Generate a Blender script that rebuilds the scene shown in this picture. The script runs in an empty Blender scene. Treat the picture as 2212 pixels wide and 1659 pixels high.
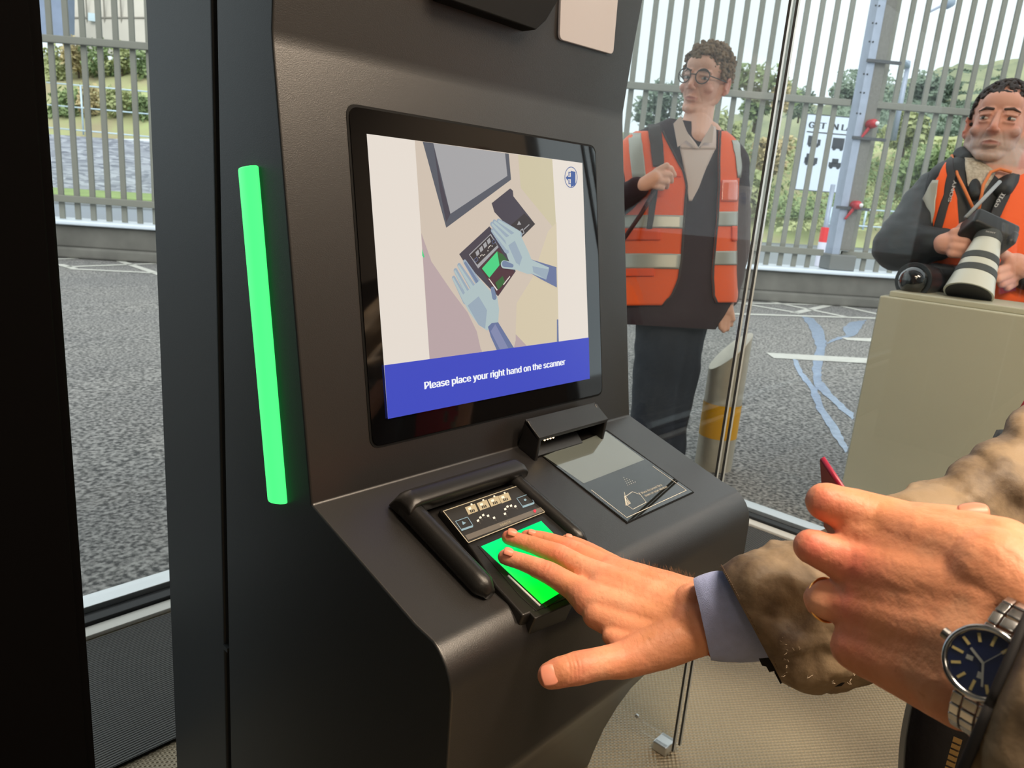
import bpy, bmesh, math, random
from mathutils import Vector, Matrix, noise
random.seed(7)
C = bpy.context.scene.collection
PI = math.pi
LIFT = 1.0            # eye height of the camera above the booth floor (everything is authored relative to the eye)
# ---------------------------------------------------------------- camera
FPX, CX, CY = 1595.0, 1106.0, 829.5
RU = Vector((0.68030645, -0.12962872, 0.72137336))
RV = Vector((-0.72870625, -0.22511418, 0.64676952))
RZ = Vector((0.07855147, -0.96567075, -0.24760789))
CAMR = Matrix((RU, RV, RZ))           # image axes (right, down, forward) -> world
cam_d = bpy.data.cameras.new('camera')
cam = bpy.data.objects.new('camera', cam_d); C.objects.link(cam)
cam_d.sensor_fit = 'HORIZONTAL'; cam_d.sensor_width = 36.0; cam_d.lens = FPX / 2212 * 36
cam_d.clip_start = 0.02; cam_d.clip_end = 400
M = CAMR @ Matrix(((1, 0, 0), (0, -1, 0), (0, 0, -1)))
cam.matrix_world = Matrix.Translation((0, 0, LIFT)) @ M.to_4x4()
cam_d.dof.use_dof = True; cam_d.dof.focus_distance = 0.78; cam_d.dof.aperture_fstop = 15
bpy.context.scene.camera = cam
# ---------------------------------------------------------------- colour helpers
def lin(c):
    c = c / 255.0
    return c / 12.92 if c <= 0.04045 else ((c + 0.055) / 1.055) ** 2.4
def rgb(r, g, b, a=1.0): return (lin(r), lin(g), lin(b), a)
# ---------------------------------------------------------------- world and exposure
sc = bpy.context.scene
w = bpy.data.worlds.new('overcast_sky'); sc.world = w; w.use_nodes = True
nt = w.node_tree; nt.nodes.clear()
wo = nt.nodes.new('ShaderNodeOutputWorld'); bg = nt.nodes.new('ShaderNodeBackground')
tc = nt.nodes.new('ShaderNodeTexCoord'); sp = nt.nodes.new('ShaderNodeSeparateXYZ')
cr = nt.nodes.new('ShaderNodeValToRGB')
nt.links.new(tc.outputs['Generated'], sp.inputs[0]); nt.links.new(sp.outputs['Z'], cr.inputs[0])
nz = nt.nodes.new('ShaderNodeTexNoise'); nz.inputs['Scale'].default_value = 2.5
nt.links.new(tc.outputs['Generated'], nz.inputs['Vector'])
mxs = nt.nodes.new('ShaderNodeMix'); mxs.data_type = 'RGBA'; mxs.blend_type = 'MULTIPLY'; mxs.inputs[0].default_value = 0.12
nt.links.new(cr.outputs[0], mxs.inputs[6]); nt.links.new(nz.outputs[0], mxs.inputs[7])
nt.links.new(mxs.outputs[2], bg.inputs[0])
cr.color_ramp.elements[0].position = 0.0; cr.color_ramp.elements[0].color = (0.78, 0.90, 0.96, 1)
cr.color_ramp.elements[1].position = 0.5; cr.color_ramp.elements[1].color = (0.93, 0.99, 1.0, 1)
bg.inputs[1].default_value = 1.5
nt.links.new(bg.outputs[0], wo.inputs[0])
sc.view_settings.view_transform = 'Standard'; sc.view_settings.look = 'None'
sc.view_settings.exposure = 0.0; sc.view_settings.gamma = 1.0; sc.view_settings.use_curve_mapping = False
sc.cycles.max_bounces = 10; sc.cycles.transparent_max_bounces = 24; sc.cycles.transmission_bounces = 8
sc.cycles.caustics_reflective = False; sc.cycles.caustics_refractive = False
sc.cycles.use_denoising = True
sc.cycles.sample_clamp_indirect = 4
def area(name, loc, size, power, col, target=None, sy=None, spread=PI):
    l = bpy.data.lights.new(name, 'AREA'); l.energy = power; l.color = col; l.size = size
    if sy: l.shape = 'RECTANGLE'; l.size_y = sy
    l.spread = spread
    o = bpy.data.objects.new(name, l); C.objects.link(o); o.location = (loc[0], loc[1], loc[2] + LIFT)
    d = (Vector(target) - Vector(loc)) if target else Vector((0, 0, -1))
    o.rotation_euler = d.to_track_quat('-Z', 'Y').to_euler(); return o
WARM = (1.0, 0.80, 0.60)
sun = bpy.data.lights.new('soft_daylight', 'SUN'); sun.energy = 1.7; sun.angle = math.radians(50); sun.color = (1, .98, .95)
so_ = bpy.data.objects.new('soft_daylight', sun); C.objects.link(so_); so_.rotation_euler = Vector((0.62, 0.50, -0.62)).to_track_quat('-Z', 'Y').to_euler()
# ---------------------------------------------------------------- pixel -> world (eye at origin)
def ray(x, y): return CAMR @ Vector(((x - CX) / FPX, (y - CY) / FPX, 1.0))
def at(x, y, d): return ray(x, y) * d                      # d = depth along the view axis
def on_plane(x, y, n, d): r = ray(x, y); return r * (d / n.dot(r))
X1, Y1, Z1 = Vector((1, 0, 0)), Vector((0, 1, 0)), Vector((0, 0, 1))
def onx(x, y, k): return on_plane(x, y, X1, k)
def ony(x, y, k): return on_plane(x, y, Y1, k)
def onz(x, y, k): return on_plane(x, y, Z1, k)
# ---------------------------------------------------------------- materials
def mat(name, col, rough=0.5, metal=0.0, bump=0.0, bscale=200.0, var=0.0, vscale=8.0, col2=None, emit=None, estr=1.0,
        spec=0.5, coat=0.0, attr=None, sss=0.0, detail=3.0, sheen=0.0):
    m = bpy.data.materials.new(name); m.use_nodes = True; t = m.node_tree; b = t.nodes['Principled BSDF']
    b.inputs['Base Color'].default_value = col; b.inputs['Roughness'].default_value = rough
    b.inputs['Metallic'].default_value = metal; b.inputs['Specular IOR Level'].default_value = spec
    b.inputs['Coat Weight'].default_value = coat
    b.inputs['Sheen Weight'].default_value = sheen
    tcn = t.nodes.new('ShaderNodeTexCoord'); src = None
    if attr:
        a = t.nodes.new('ShaderNodeAttribute'); a.attribute_name = attr; src = a.outputs['Color']
    if var > 0 or src is None and col2 is not None:
        n = t.nodes.new('ShaderNodeTexNoise'); n.inputs['Scale'].default_value = vscale; n.inputs['Detail'].default_value = 5
        t.links.new(tcn.outputs['Object'], n.inputs['Vector'])
        r = t.nodes.new('ShaderNodeValToRGB'); r.color_ramp.elements[0].position = 0.32; r.color_ramp.elements[1].position = 0.68
        t.links.new(n.outputs[0], r.inputs[0])
        if src is None:
            c2 = col2 if col2 else tuple(c * (1 - var) for c in col[:3]) + (1,)
            r.color_ramp.elements[0].color = c2; r.color_ramp.elements[1].color = col
            src = r.outputs[0]
        else:
            r.color_ramp.elements[0].color = (1 - var,) * 3 + (1,); r.color_ramp.elements[1].color = (1, 1, 1, 1)
            mx = t.nodes.new('ShaderNodeMix'); mx.data_type = 'RGBA'; mx.blend_type = 'MULTIPLY'; mx.inputs[0].default_value = 1
            t.links.new(src, mx.inputs[6]); t.links.new(r.outputs[0], mx.inputs[7]); src = mx.outputs[2]
    if src is not None: t.links.new(src, b.inputs['Base Color'])
    if sss:
        b.inputs['Subsurface Weight'].default_value = sss; b.inputs['Subsurface Radius'].default_value = (0.012, 0.004, 0.002)
        b.inputs['Subsurface Scale'].default_value = 0.6
    if bump > 0:
        n2 = t.nodes.new('ShaderNodeTexNoise'); n2.inputs['Scale'].default_value = bscale; n2.inputs['Detail'].default_value = detail
        t.links.new(tcn.outputs['Object'], n2.inputs['Vector'])
        bp = t.nodes.new('ShaderNodeBump'); bp.inputs['Strength'].default_value = bump; bp.inputs['Distance'].default_value = 0.002
        t.links.new(n2.outputs[0], bp.inputs['Height']); t.links.new(bp.outputs[0], b.inputs['Normal'])
    if emit is not None:
        b.inputs['Emission Color'].default_value = emit; b.inputs['Emission Strength'].default_value = estr
    return m
def glass_mat(name, tint=(0.985, 0.995, 0.99, 1), refl=1.0, ior=1.5, rough=0.0):
    m = bpy.data.materials.new(name); m.use_nodes = True; t = m.node_tree; t.nodes.clear()
    o = t.nodes.new('ShaderNodeOutputMaterial'); tr = t.nodes.new('ShaderNodeBsdfTransparent'); g = t.nodes.new('ShaderNodeBsdfGlossy')
    g.inputs['Roughness'].default_value = rough; tr.inputs[0].default_value = tint
    ge = t.nodes.new('ShaderNodeNewGeometry'); dt = t.nodes.new('ShaderNodeVectorMath'); dt.operation = 'DOT_PRODUCT'
    t.links.new(ge.outputs['Normal'], dt.inputs[0]); t.links.new(ge.outputs['Incoming'], dt.inputs[1])
    def mth(op, a, v=None, swap=False):
        n = t.nodes.new('ShaderNodeMath'); n.operation = op; t.links.new(a, n.inputs[1 if swap else 0])
        if v is not None: n.inputs[0 if swap else 1].default_value = v
        return n.outputs[0]
    x = mth('ABSOLUTE', dt.outputs['Value']); x = mth('SUBTRACT', x, 1.0, True); x = mth('POWER', x, 5.0); x = mth('MULTIPLY', x, 0.96); x = mth('ADD', x, 0.04)
    mu = t.nodes.new('ShaderNodeMath'); mu.operation = 'MULTIPLY'; mu.inputs[1].default_value = refl; mu.use_clamp = True
    mx = t.nodes.new('ShaderNodeMixShader')
    t.links.new(x, mu.inputs[0]); t.links.new(mu.outputs[0], mx.inputs[0])
    t.links.new(tr.outputs[0], mx.inputs[1]); t.links.new(g.outputs[0], mx.inputs[2]); t.links.new(mx.outputs[0], o.inputs[0])
    return m
# ---------------------------------------------------------------- mesh building
class MB:
    """collects vertices and faces of one mesh, with material slots"""
    def __init__(s): s.v = []; s.f = []; s.m = []
    def add(s, vs, fs, mi=0):
        o = len(s.v); s.v += [tuple(p) for p in vs]; s.f += [tuple(i + o for i in f) for f in fs]; s.m += [mi] * len(fs); return s
    def poly(s, pts, mi=0): return s.add(pts, [tuple(range(len(pts)))], mi)
    def box(s, c, size, ax=None, mi=0):
        ax = ax or (X1, Y1, Z1); c = Vector(c); h = [x / 2 for x in size]; vs = []
        for i in (-1, 1):
            for j in (-1, 1):
                for k in (-1, 1): vs.append(c + ax[0] * h[0] * i + ax[1] * h[1] * j + ax[2] * h[2] * k)
        return s.add(vs, [(0, 1, 3, 2), (4, 6, 7, 5), (0, 4, 5, 1), (2, 3, 7, 6), (0, 2, 6, 4), (1, 5, 7, 3)], mi)
    def ext(s, pts, d, mi=0, cap=True):
        """extrude a planar polygon by vector d"""
        n = len(pts); d = Vector(d); vs = [Vector(p) for p in pts] + [Vector(p) + d for p in pts]
        fs = [(i, (i + 1) % n, n + (i + 1) % n, n + i) for i in range(n)]
        if cap: fs += [tuple(range(n))[::-1], tuple(range(n, 2 * n))]
        return s.add(vs, fs, mi)
    def tube(s, pts, r, n=10, mi=0, cap=True):
        pts = [Vector(p) for p in pts]; rs = r if isinstance(r, (list, tuple)) else [r] * len(pts); vs = []; fs = []
        up = None
        for i, p in enumerate(pts):
            d = (pts[min(i + 1, len(pts) - 1)] - pts[max(i - 1, 0)]).normalized()
            if up is None: up = d.orthogonal().normalized()
            up = (up - d * up.dot(d)).normalized(); b = d.cross(up)
            for k in range(n):
                a = 2 * PI * k / n; vs.append(p + (up * math.cos(a) + b * math.sin(a)) * rs[i])
        for i in range(len(pts) - 1):
            for k in range(n): fs.append((i * n + k, i * n + (k + 1) % n, (i + 1) * n + (k + 1) % n, (i + 1) * n + k))
        if cap: fs += [tuple(range(n))[::-1], tuple(range((len(pts) - 1) * n, len(pts) * n))]
        return s.add(vs, fs, mi)
    def ell(s, c, r, ax=None, seg=20, rings=12, mi=0):
        ax = ax or (X1, Y1, Z1); c = Vector(c)
        if not isinstance(r, (list, tuple)): r = (r, r, r)
        vs = [c + ax[2] * r[2]]; fs = []
        for i in range(1, rings):
            th = PI * i / rings
            for k in range(seg):
                a = 2 * PI * k / seg
                vs.append(c + ax[0] * (r[0] * math.sin(th) * math.cos(a)) + ax[1] * (r[1] * math.sin(th) * math.sin(a)) + ax[2] * (r[2] * math.cos(th)))
        vs.append(c - ax[2] * r[2]); L = len(vs) - 1
        for k in range(seg):
            fs.append((0, 1 + k, 1 + (k + 1) % seg)); b0 = 1 + (rings - 2) * seg
            fs.append((L, b0 + (k + 1) % seg, b0 + k))
        for i in range(rings - 2):
            for k in range(seg):
                a = 1 + i * seg; fs.append((a + k, a + seg + k, a + seg + (k + 1) % seg, a + (k + 1) % seg))
        return s.add(vs, fs, mi)
    def cap_(s, p0, p1, r0, r1, n=14, mi=0):
        """tapered capsule"""
        p0 = Vector(p0); p1 = Vector(p1); d = p1 - p0; L = d.length
        if L < 1e-6: return s.ell(p0, max(r0, r1), mi=mi)
        d /= L; pts = []; rr = []
        for k in range(5):
            a = PI / 2 * (k + .35) / 5; pts.append(p0 - d * r0 * math.cos(a)); rr.append(r0 * math.sin(a))
        pts.append(p0); rr.append(r0); pts.append(p1); rr.append(r1)
        for k in range(4, -1, -1):
            a = PI / 2 * (k + .35) / 5; pts.append(p1 + d * r1 * math.cos(a)); rr.append(r1 * math.sin(a))
        return s.tube(pts, rr, n, mi)
    def build(s, name, mats, parent=None, smooth=False, bevel=0.0, bseg=2, sharp=None, link=True, fix=True):
        me = bpy.data.meshes.new(name); me.from_pydata(s.v, [], s.f)
        ms = mats if isinstance(mats, (list, tuple)) else [mats]
        for m in ms: me.materials.append(m)
        me.polygons.foreach_set('material_index', s.m)
        if fix:
            bm = bmesh.new(); bm.from_mesh(me); bmesh.ops.recalc_face_normals(bm, faces=bm.faces); bm.to_mesh(me); bm.free()
        me.update()
        if smooth: me.polygons.foreach_set('use_smooth', [True] * len(me.polygons))
        o = bpy.data.objects.new(name, me)
        if link: C.objects.link(o)
        if parent is not None: o.parent = parent
        if bevel > 0:
            b = o.modifiers.new('bevel', 'BEVEL'); b.width = bevel; b.segments = bseg; b.limit_method = 'ANGLE'; b.angle_limit = math.radians(35)
            if not smooth:
                me.polygons.foreach_set('use_smooth', [True] * len(me.polygons))
                wn = o.modifiers.new('wn', 'WEIGHTED_NORMAL')
        return o
def blob(name, mb, mats, parent=None, voxel=0.003, it=6, fac=0.5, color=None, disp=None):
    """fuse the collected solids into ONE continuous organic surface"""
    o = mb.build('tmp', mats, fix=False)
    r = o.modifiers.new('r', 'REMESH'); r.mode = 'VOXEL'; r.voxel_size = voxel; r.use_smooth_shade = True
    if it:
        s = o.modifiers.new('s', 'SMOOTH'); s.factor = fac; s.iterations = it
    dg = bpy.context.evaluated_depsgraph_get(); ev = o.evaluated_get(dg)
    me = bpy.data.meshes.new_from_object(ev, depsgraph=dg); bpy.data.objects.remove(o)
    me.name = name; n = Vector()
    if disp:
        nn = [v.normal.copy() for v in me.vertices]
        for v, q in zip(me.vertices, nn): v.co = v.co + disp(v.co, q)
        me.update()
    if color:
        ca = me.color_attributes.new('Col', 'FLOAT_COLOR', 'POINT')
        buf = []
        for v in me.vertices: c = color(v.co, v.normal); buf += [c[0], c[1], c[2], 1.0]
        ca.data.foreach_set('color', buf)
    me.polygons.foreach_set('use_smooth', [True] * len(me.polygons))
    if not me.materials:
        for m in (mats if isinstance(mats, (list, tuple)) else [mats]): me.materials.append(m)
    ob = bpy.data.objects.new(name, me); C.objects.link(ob)
    if parent is not None: ob.parent = parent
    return ob
def thing(name, label, cat, group=None):
    o = bpy.data.objects.new(name, None); C.objects.link(o); o.empty_display_size = 0.05
    o['label'] = label; o['category'] = cat
    if group: o['group'] = group
    return o
def tag(o, label, cat, group=None, kind=None):
    o['label'] = label; o['category'] = cat
    if group: o['group'] = group
    if kind: o['kind'] = kind
    return o
def struct(o, label=None):
    o['kind'] = 'structure'
    if label: o['label'] = label
    return o
try: FONT = bpy.data.fonts.load(bpy.utils.system_resource('DATAFILES') + '/fonts/Inter.woff2')
except Exception: FONT = None
def text2d(s, bold=0.0):
    """letters as flat triangles, cap height 1, returned as (verts2d, faces, width)"""
    cu = bpy.data.curves.new('t', 'FONT'); cu.body = s; cu.size = 1.0; cu.offset = bold; cu.resolution_u = 3
    if FONT: cu.font = FONT
    ob = bpy.data.objects.new('t', cu); C.objects.link(ob)
    dg = bpy.context.evaluated_depsgraph_get(); me = bpy.data.meshes.new_from_object(ob.evaluated_get(dg), depsgraph=dg)
    vs = [(v.co.x, v.co.y) for v in me.vertices]; fs = [tuple(p.vertices) for p in me.polygons]
    bpy.data.objects.remove(ob); bpy.data.meshes.remove(me)
    x0 = min(v[0] for v in vs); x1 = max(v[0] for v in vs)
    return [((x - x0) / 0.73, y / 0.73) for x, y in vs], fs, (x1 - x0) / 0.73
def put_text(mb, s, org, xd, yd, height, width=None, mi=0, bold=0.0, center=False):
    vs, fs, wd = text2d(s, 0.0 if FONT else bold); k = (width / wd) if width else height
    org = Vector(org)
    if center: org = org - xd * (k * wd / 2)
    for sh_ in ((-.8, 0, .8) if (FONT and bold) else (0,)): mb.add([org + xd * ((x + sh_ * bold * 2.2) * k) + yd * (y * height) for x, y in vs], fs, mi)
def shade(m, fn):  # small hook to edit node trees
    fn(m.node_tree); return m
def smoothstep(a, b, x):
    t = max(0.0, min(1.0, (x - a) / (b - a))); return t * t * (3 - 2 * t)
# ================================================================ THE SETTING
ZF = -1.0
M_floor = mat('textured_floor', rgb(120, 108, 90), rough=0.34, metal=0.4)
def floor_nodes(t):
    b = t.nodes['Principled BSDF']; tcn = t.nodes.new('ShaderNodeTexCoord'); sp = t.nodes.new('ShaderNodeSeparateXYZ')
    t.links.new(tcn.outputs['Object'], sp.inputs[0])
    def sn(sock, period, ph=None):
        m = t.nodes.new('ShaderNodeMath'); m.operation = 'MULTIPLY'; m.inputs[1].default_value = 2 * PI / period; t.links.new(sock, m.inputs[0])
        s = t.nodes.new('ShaderNodeMath'); s.operation = 'SINE'; t.links.new(m.outputs[0], s.inputs[0]); return s.outputs[0]
    p = t.nodes.new('ShaderNodeMath'); p.operation = 'MULTIPLY'; t.links.new(sn(sp.outputs['X'], 0.0125), p.inputs[0]); t.links.new(sn(sp.outputs['Y'], 0.0095), p.inputs[1])
    bp = t.nodes.new('ShaderNodeBump'); bp.inputs['Distance'].default_value = 0.0016; bp.inputs['Strength'].default_value = 0.8
    t.links.new(p.outputs[0], bp.inputs['Height']); t.links.new(bp.outputs[0], b.inputs['Normal'])
    n = t.nodes.new('ShaderNodeTexNoise'); n.inputs['Scale'].default_value = 1.7; n.inputs['Detail'].default_value = 2
    t.links.new(tcn.outputs['Object'], n.inputs['Vector'])
    rr = t.nodes.new('ShaderNodeValToRGB'); rr.color_ramp.elements[0].color = rgb(138, 124, 102); rr.color_ramp.elements[1].color = rgb(200, 182, 150)
    rr.color_ramp.elements[0].position = .35; rr.color_ramp.elements[1].position = .65
    cm = t.nodes.new('ShaderNodeMix'); cm.data_type = 'RGBA'; cm.blend_type = 'MULTIPLY'; cm.inputs[0].default_value = 1
    mr = t.nodes.new('ShaderNodeMapRange'); mr.inputs[1].default_value = -1; mr.inputs[2].default_value = 1; mr.inputs[3].default_value = 0.80; mr.inputs[4].default_value = 1.0
    t.links.new(p.outputs[0], mr.inputs[0]); t.links.new(n.outputs[0], rr.inputs[0])
    t.links.new(rr.outputs[0], cm.inputs[6]); t.links.new(mr.outputs[0], cm.inputs[7]); t.links.new(cm.outputs[2], b.inputs['Base Color'])
shade(M_floor, floor_nodes)
M_alu = mat('satin_aluminium', rgb(214, 218, 220), 0.38, 0.85, bump=0.15, bscale=300)
M_strip = mat('pale_threshold_strip', rgb(225, 222, 214), 0.4, 0.1)
M_seal = mat('black_rubber_seal', rgb(16, 18, 20), 0.6)
M_ceil = mat('ceiling_white', rgb(238, 236, 230), 0.6)
M_wall = mat('wall_grey', rgb(150, 148, 142), 0.6)
M_glass = glass_mat('window_glass', (0.985, 0.995, 0.99, 1), 1.0)
UW, VW = 2.37, 1.70      # right window wall, back window wall
struct(MB().box((-0.07, -0.4, ZF - 0.03), (4.86, 4.18, 0.06)).build('floor', M_floor))
# back wall (beyond the kiosk): threshold profile, pane, frame
def win_wall(name, axis, k, a, b):
    def bx(mb, lo, hi, z0, z1, mi=0):   # lo/hi are distances inward from the pane plane
        c0, c1 = k + lo, k + hi
        if axis == 'y': mb.box(((a + b) / 2, (c0 + c1) / 2, (z0 + z1) / 2), (b - a, abs(c1 - c0), z1 - z0), mi=mi)
        else: mb.box(((c0 + c1) / 2, (a + b) / 2, (z0 + z1) / 2), (abs(c1 - c0), b - a, z1 - z0), mi=mi)
    m = MB(); bx(m, -0.035, 0.02, ZF, ZF + 0.025, 0); bx(m, -0.058, -0.036, ZF, ZF + 0.012, 1); bx(m, -0.088, -0.058, ZF, ZF + 0.018, 2); bx(m, -0.128, -0.09, ZF, ZF + 0.01, 3)
    struct(m.build('trim_' + name, [M_alu, M_seal, M_seal, M_strip], bevel=0.002))
    g = MB(); bx(g, -0.004, 0.004, ZF + 0.02, 1.32); return g
g = win_wall('1', 'y', VW, -2.5, UW); struct(g.build('window_1', M_glass))
g = win_wall('2', 'x', UW, -0.62, VW); struct(g.build('window_2', M_glass))
M_beam = mat('dark_roof_frame', rgb(58, 58, 60), 0.5)
struct(MB().box((-0.07, -0.4, 1.42), (5.1, 4.5, 0.08)).build('ceiling', M_ceil))
m = MB(); m.box((-0.07, VW, 1.35), (4.9, 0.1, 0.12)); m.box((UW, -0.4, 1.35), (0.1, 4.3, 0.12))
for uu in (1.45, 1.95): m.box((uu, -0.4, 1.36), (0.06, 4.1, 0.05))
for vv in (0.25, 0.78): m.box((-0.07, vv, 1.36), (4.8, 0.05, 0.05))
struct(m.build('trim_3', M_beam))
# unseen walls behind the camera; dark lower bands added to darken kiosk reflections
struct(MB().box((-2.5, -0.4, 0.2), (0.08, 4.2, 2.4)).build('wall_left', M_wall))
M_darkwall = mat('dark_dado', rgb(40, 34, 32), .5); M_warm = mat('warm_wall', rgb(126, 120, 114), .6)
m = MB(); m.box((-0.07, -2.5, -0.325), (4.86, 0.08, 1.35), mi=0); m.box((-0.07, -2.5, 0.89), (4.86, 0.08, 1.08), mi=1); struct(m.build('wall_rear', [M_darkwall, M_warm]))
m = MB(); m.box((UW, -1.56, -0.325), (0.08, 1.87, 1.35), mi=0); m.box((UW, -1.56, 0.89), (0.08, 1.87, 1.08), mi=1); struct(m.build('wall_right', [M_darkwall, M_warm]))  # unseen, added in place of window glass so the kiosk reflects darker
for (c_, s_, lb) in (((-0.07, 1.36, ZF + .003), (4.84, .40, .006), 'dark ribbed entrance mat along the window behind the kiosk'), ((2.06, -0.6, ZF + .003), (.34, 3.5, .006), 'dark ribbed entrance mat along the right window')):  # ribbed strips whose dark colour paints in the shaded floor by the windows
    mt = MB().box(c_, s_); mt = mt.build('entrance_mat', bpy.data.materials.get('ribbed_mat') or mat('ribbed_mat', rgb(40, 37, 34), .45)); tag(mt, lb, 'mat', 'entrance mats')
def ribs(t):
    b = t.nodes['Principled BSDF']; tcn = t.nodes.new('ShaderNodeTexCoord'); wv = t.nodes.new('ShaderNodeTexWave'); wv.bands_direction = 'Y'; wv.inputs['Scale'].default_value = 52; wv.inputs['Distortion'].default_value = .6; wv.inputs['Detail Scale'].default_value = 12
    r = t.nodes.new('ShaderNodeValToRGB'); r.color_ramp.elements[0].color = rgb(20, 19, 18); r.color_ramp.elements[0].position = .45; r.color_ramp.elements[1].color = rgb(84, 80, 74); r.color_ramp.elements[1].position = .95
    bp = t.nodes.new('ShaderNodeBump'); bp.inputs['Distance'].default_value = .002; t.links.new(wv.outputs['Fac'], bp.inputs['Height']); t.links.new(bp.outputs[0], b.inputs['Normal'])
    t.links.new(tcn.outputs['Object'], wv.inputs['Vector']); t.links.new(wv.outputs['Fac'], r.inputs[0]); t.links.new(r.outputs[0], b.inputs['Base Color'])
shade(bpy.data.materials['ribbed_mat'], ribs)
# ceiling lamps (real fittings with their own light)
M_lamp = mat('lit_lamp', (1, .85, .65, 1), emit=(1.0, .82, .6, 1), estr=6)
M_lampbody = mat('lamp_body', rgb(220, 220, 215), 0.4)
def ceil_lamp(u, v, label, pw, sx=0.3, sy=0.9):
    t = thing('ceiling_lamp', label, 'ceiling lamp')
    MB().box((u, v, 1.365), (sx + .04, sy + .04, 0.03)).build('housing', M_lampbody, t, bevel=.004)
    MB().box((u, v, 1.347), (sx, sy, 0.01)).build('diffuser', M_lamp, t)
    area('lamp_light', (u, v, 1.335), sx, pw, WARM, sy=sy)
ceil_lamp(0.55, -0.35, 'flat warm ceiling lamp above the kiosk front', 30)
ceil_lamp(1.35, -0.75, 'flat warm ceiling lamp near the right window wall', 48)
ceil_lamp(-1.0, -1.2, 'flat warm ceiling lamp over the rear left corner', 9)
# ================================================================ KIOSK
U0, U1 = 0.396, 0.982
M_kio = mat('kiosk_charcoal_paint', rgb(26, 24, 23), 0.38, 0.0, bump=0.10, bscale=900, spec=1.0)
M_kside = mat('kiosk_side_paint', rgb(34, 38, 41), 0.5, 0.0, bump=0.08, bscale=900, spec=0.4)
M_black = mat('matt_black', rgb(10, 10, 10), 0.6, spec=.2)
M_blk2 = mat('satin_black_plastic', rgb(30, 29, 28), 0.34, bump=0.08, bscale=1200)
M_bezel = mat('black_screen_glass', rgb(8, 8, 9), 0.04, spec=1.0)
kiosk = thing('border_kiosk', 'large charcoal self service border kiosk with tilted screen and sloping scanner shelf', 'kiosk')
prof = [(1.0, 0.80), (0.64, 0.80), (0.684, 0.30), (0.692, 0.22), (0.698, 0.135), (0.6965, 0.12)]
prof += [(0.6205, -0.3285)]
cx_, cz_ = 0.4475, -0.4345        # nose rounding centre
a0, a1 = math.radians(90 + 17.9), math.radians(180)
prof += [(0.437 + 0.012, -0.3845)]
for i in range(1, 9):
    a = a0 + (a1 - a0) * i / 8; r = 0.051
    prof.append((cx_ + r * math.cos(a), cz_ + r * math.sin(a)))
prof += [(0.3955, -0.55), (0.398, -0.562), (0.405, -0.575), (0.46, -0.655), (0.527, -0.757), (0.549, -0.795), (0.571, -0.845), (0.593, -0.906), (0.608, -0.964), (0.616, -1.0)]
body_front = prof + [(0.70, -1.0), (0.70, 0.80)]
fr = prof[1:] + [(0.81, -1.0), (0.81, 0.80)]
m = MB(); m.ext([(U0, v, z) for v, z in fr], (U1 - U0, 0, 0))
me_o = m.build('front_housing', [M_kio, M_kside], kiosk, bevel=0.0025)
for pl in me_o.data.polygons:
    if abs(pl.normal.x) > .9: pl.material_index = 1
m = MB(); m.box((U0 + 0.29, 0.905, -0.1), (0.58, 0.168, 1.8)); m.build('rear_housing', M_kside, kiosk, bevel=0.003)
m = MB(); m.box((U0 + 0.29, 0.8155, 0.1), (0.565, 0.02, 1.4)); m.build('joint', M_black, kiosk)
m = MB(); m.ext([(U0 - .0015, 0.822, -0.597), (U0 - .0015, 0.81, -0.597), (U0 - .0015, 0.81, -0.603), (U0 - .0015, 0.822, -0.603)], (0.01, 0, 0)); m.build('joint_clip', M_kside, kiosk)
# side skin of the rear column: a thin satin sheet
# LED bar on the side face, parallel to the face edge
M_led = mat('green_led', rgb(60, 240, 120), 0.4, emit=(0.07, 0.93, 0.21, 1), estr=1.15)
a = Vector((U0, 0.741, 0.006)); b = Vector((U0, 0.683, -0.346)); ax = (b - a).normalized(); px_ = X1.cross(ax).normalized()
m = MB()
ring = []
for i in range(9):
    t_ = PI * i / 8; ring.append(a + px_ * (0.0175 * math.cos(t_)) - X1 * (0.011 * math.sin(t_)))
m.ext(ring, b - a); m.build('light_bar', M_led, kiosk, bevel=0.002, smooth=False)
# ---- screen
NS = Vector((0, -0.987, 0.161)).normalized()           # outward normal
PS0 = Vector((U0, 0.6205, -0.3285))
p_ = Vector((0, 0.6965 - 0.6205, 0.12 + 0.3285)).normalized(); NS = X1.cross(p_).normalized()
if NS.y > 0: NS = -NS
SV = p_.copy()                                          # up the screen
def scr(x, y, off=0.0): return on_plane(x, y, NS, NS.dot(PS0) + off)
def rounded(pts, r, n=6):
    out = []; L = len(pts)
    for i in range(L):
        p = Vector(pts[i]); a = (Vector(pts[i - 1]) - p).normalized(); b = (Vector(pts[(i + 1) % L]) - p).normalized()
        for k in range(n + 1):
            t = k / n; q = p + a * r * (1 - t) ** 2 + b * r * t ** 2; out.append(q)
    return out
c4 = [scr(*p) for p in [(749, 227), (1283, 320), (1299, 850), (806, 963)]]
# squared-up rectangle in the screen plane
x0 = (c4[0].x + c4[3].x) / 2; x1 = (c4[1].x + c4[2].x) / 2
ht = (c4[0] - PS0).dot(SV) * .5 + (c4[1] - PS0).dot(SV) * .5; hb = (c4[2] - PS0).dot(SV) * .5 + (c4[3] - PS0).dot(SV) * .5
def sp_(x, h, off=0.0): return Vector((x, PS0.y, PS0.z)) + SV * h + NS * off
m = MB(); m.ext(rounded([sp_(x0 - .003, ht + .003), sp_(x1 + .003, ht + .003), sp_(x1 + .003, hb - .003), sp_(x0 - .003, hb - .003)], 0.014), NS * 0.0006); m.build('screen_gap', M_black, kiosk)
m = MB(); m.ext(rounded([sp_(x0, ht, .0002), sp_(x1, ht, .0002), sp_(x1, hb, .0002), sp_(x0, hb, .0002)], 0.012), NS * 0.0016)
screen = m.build('screen', M_bezel, kiosk)
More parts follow.
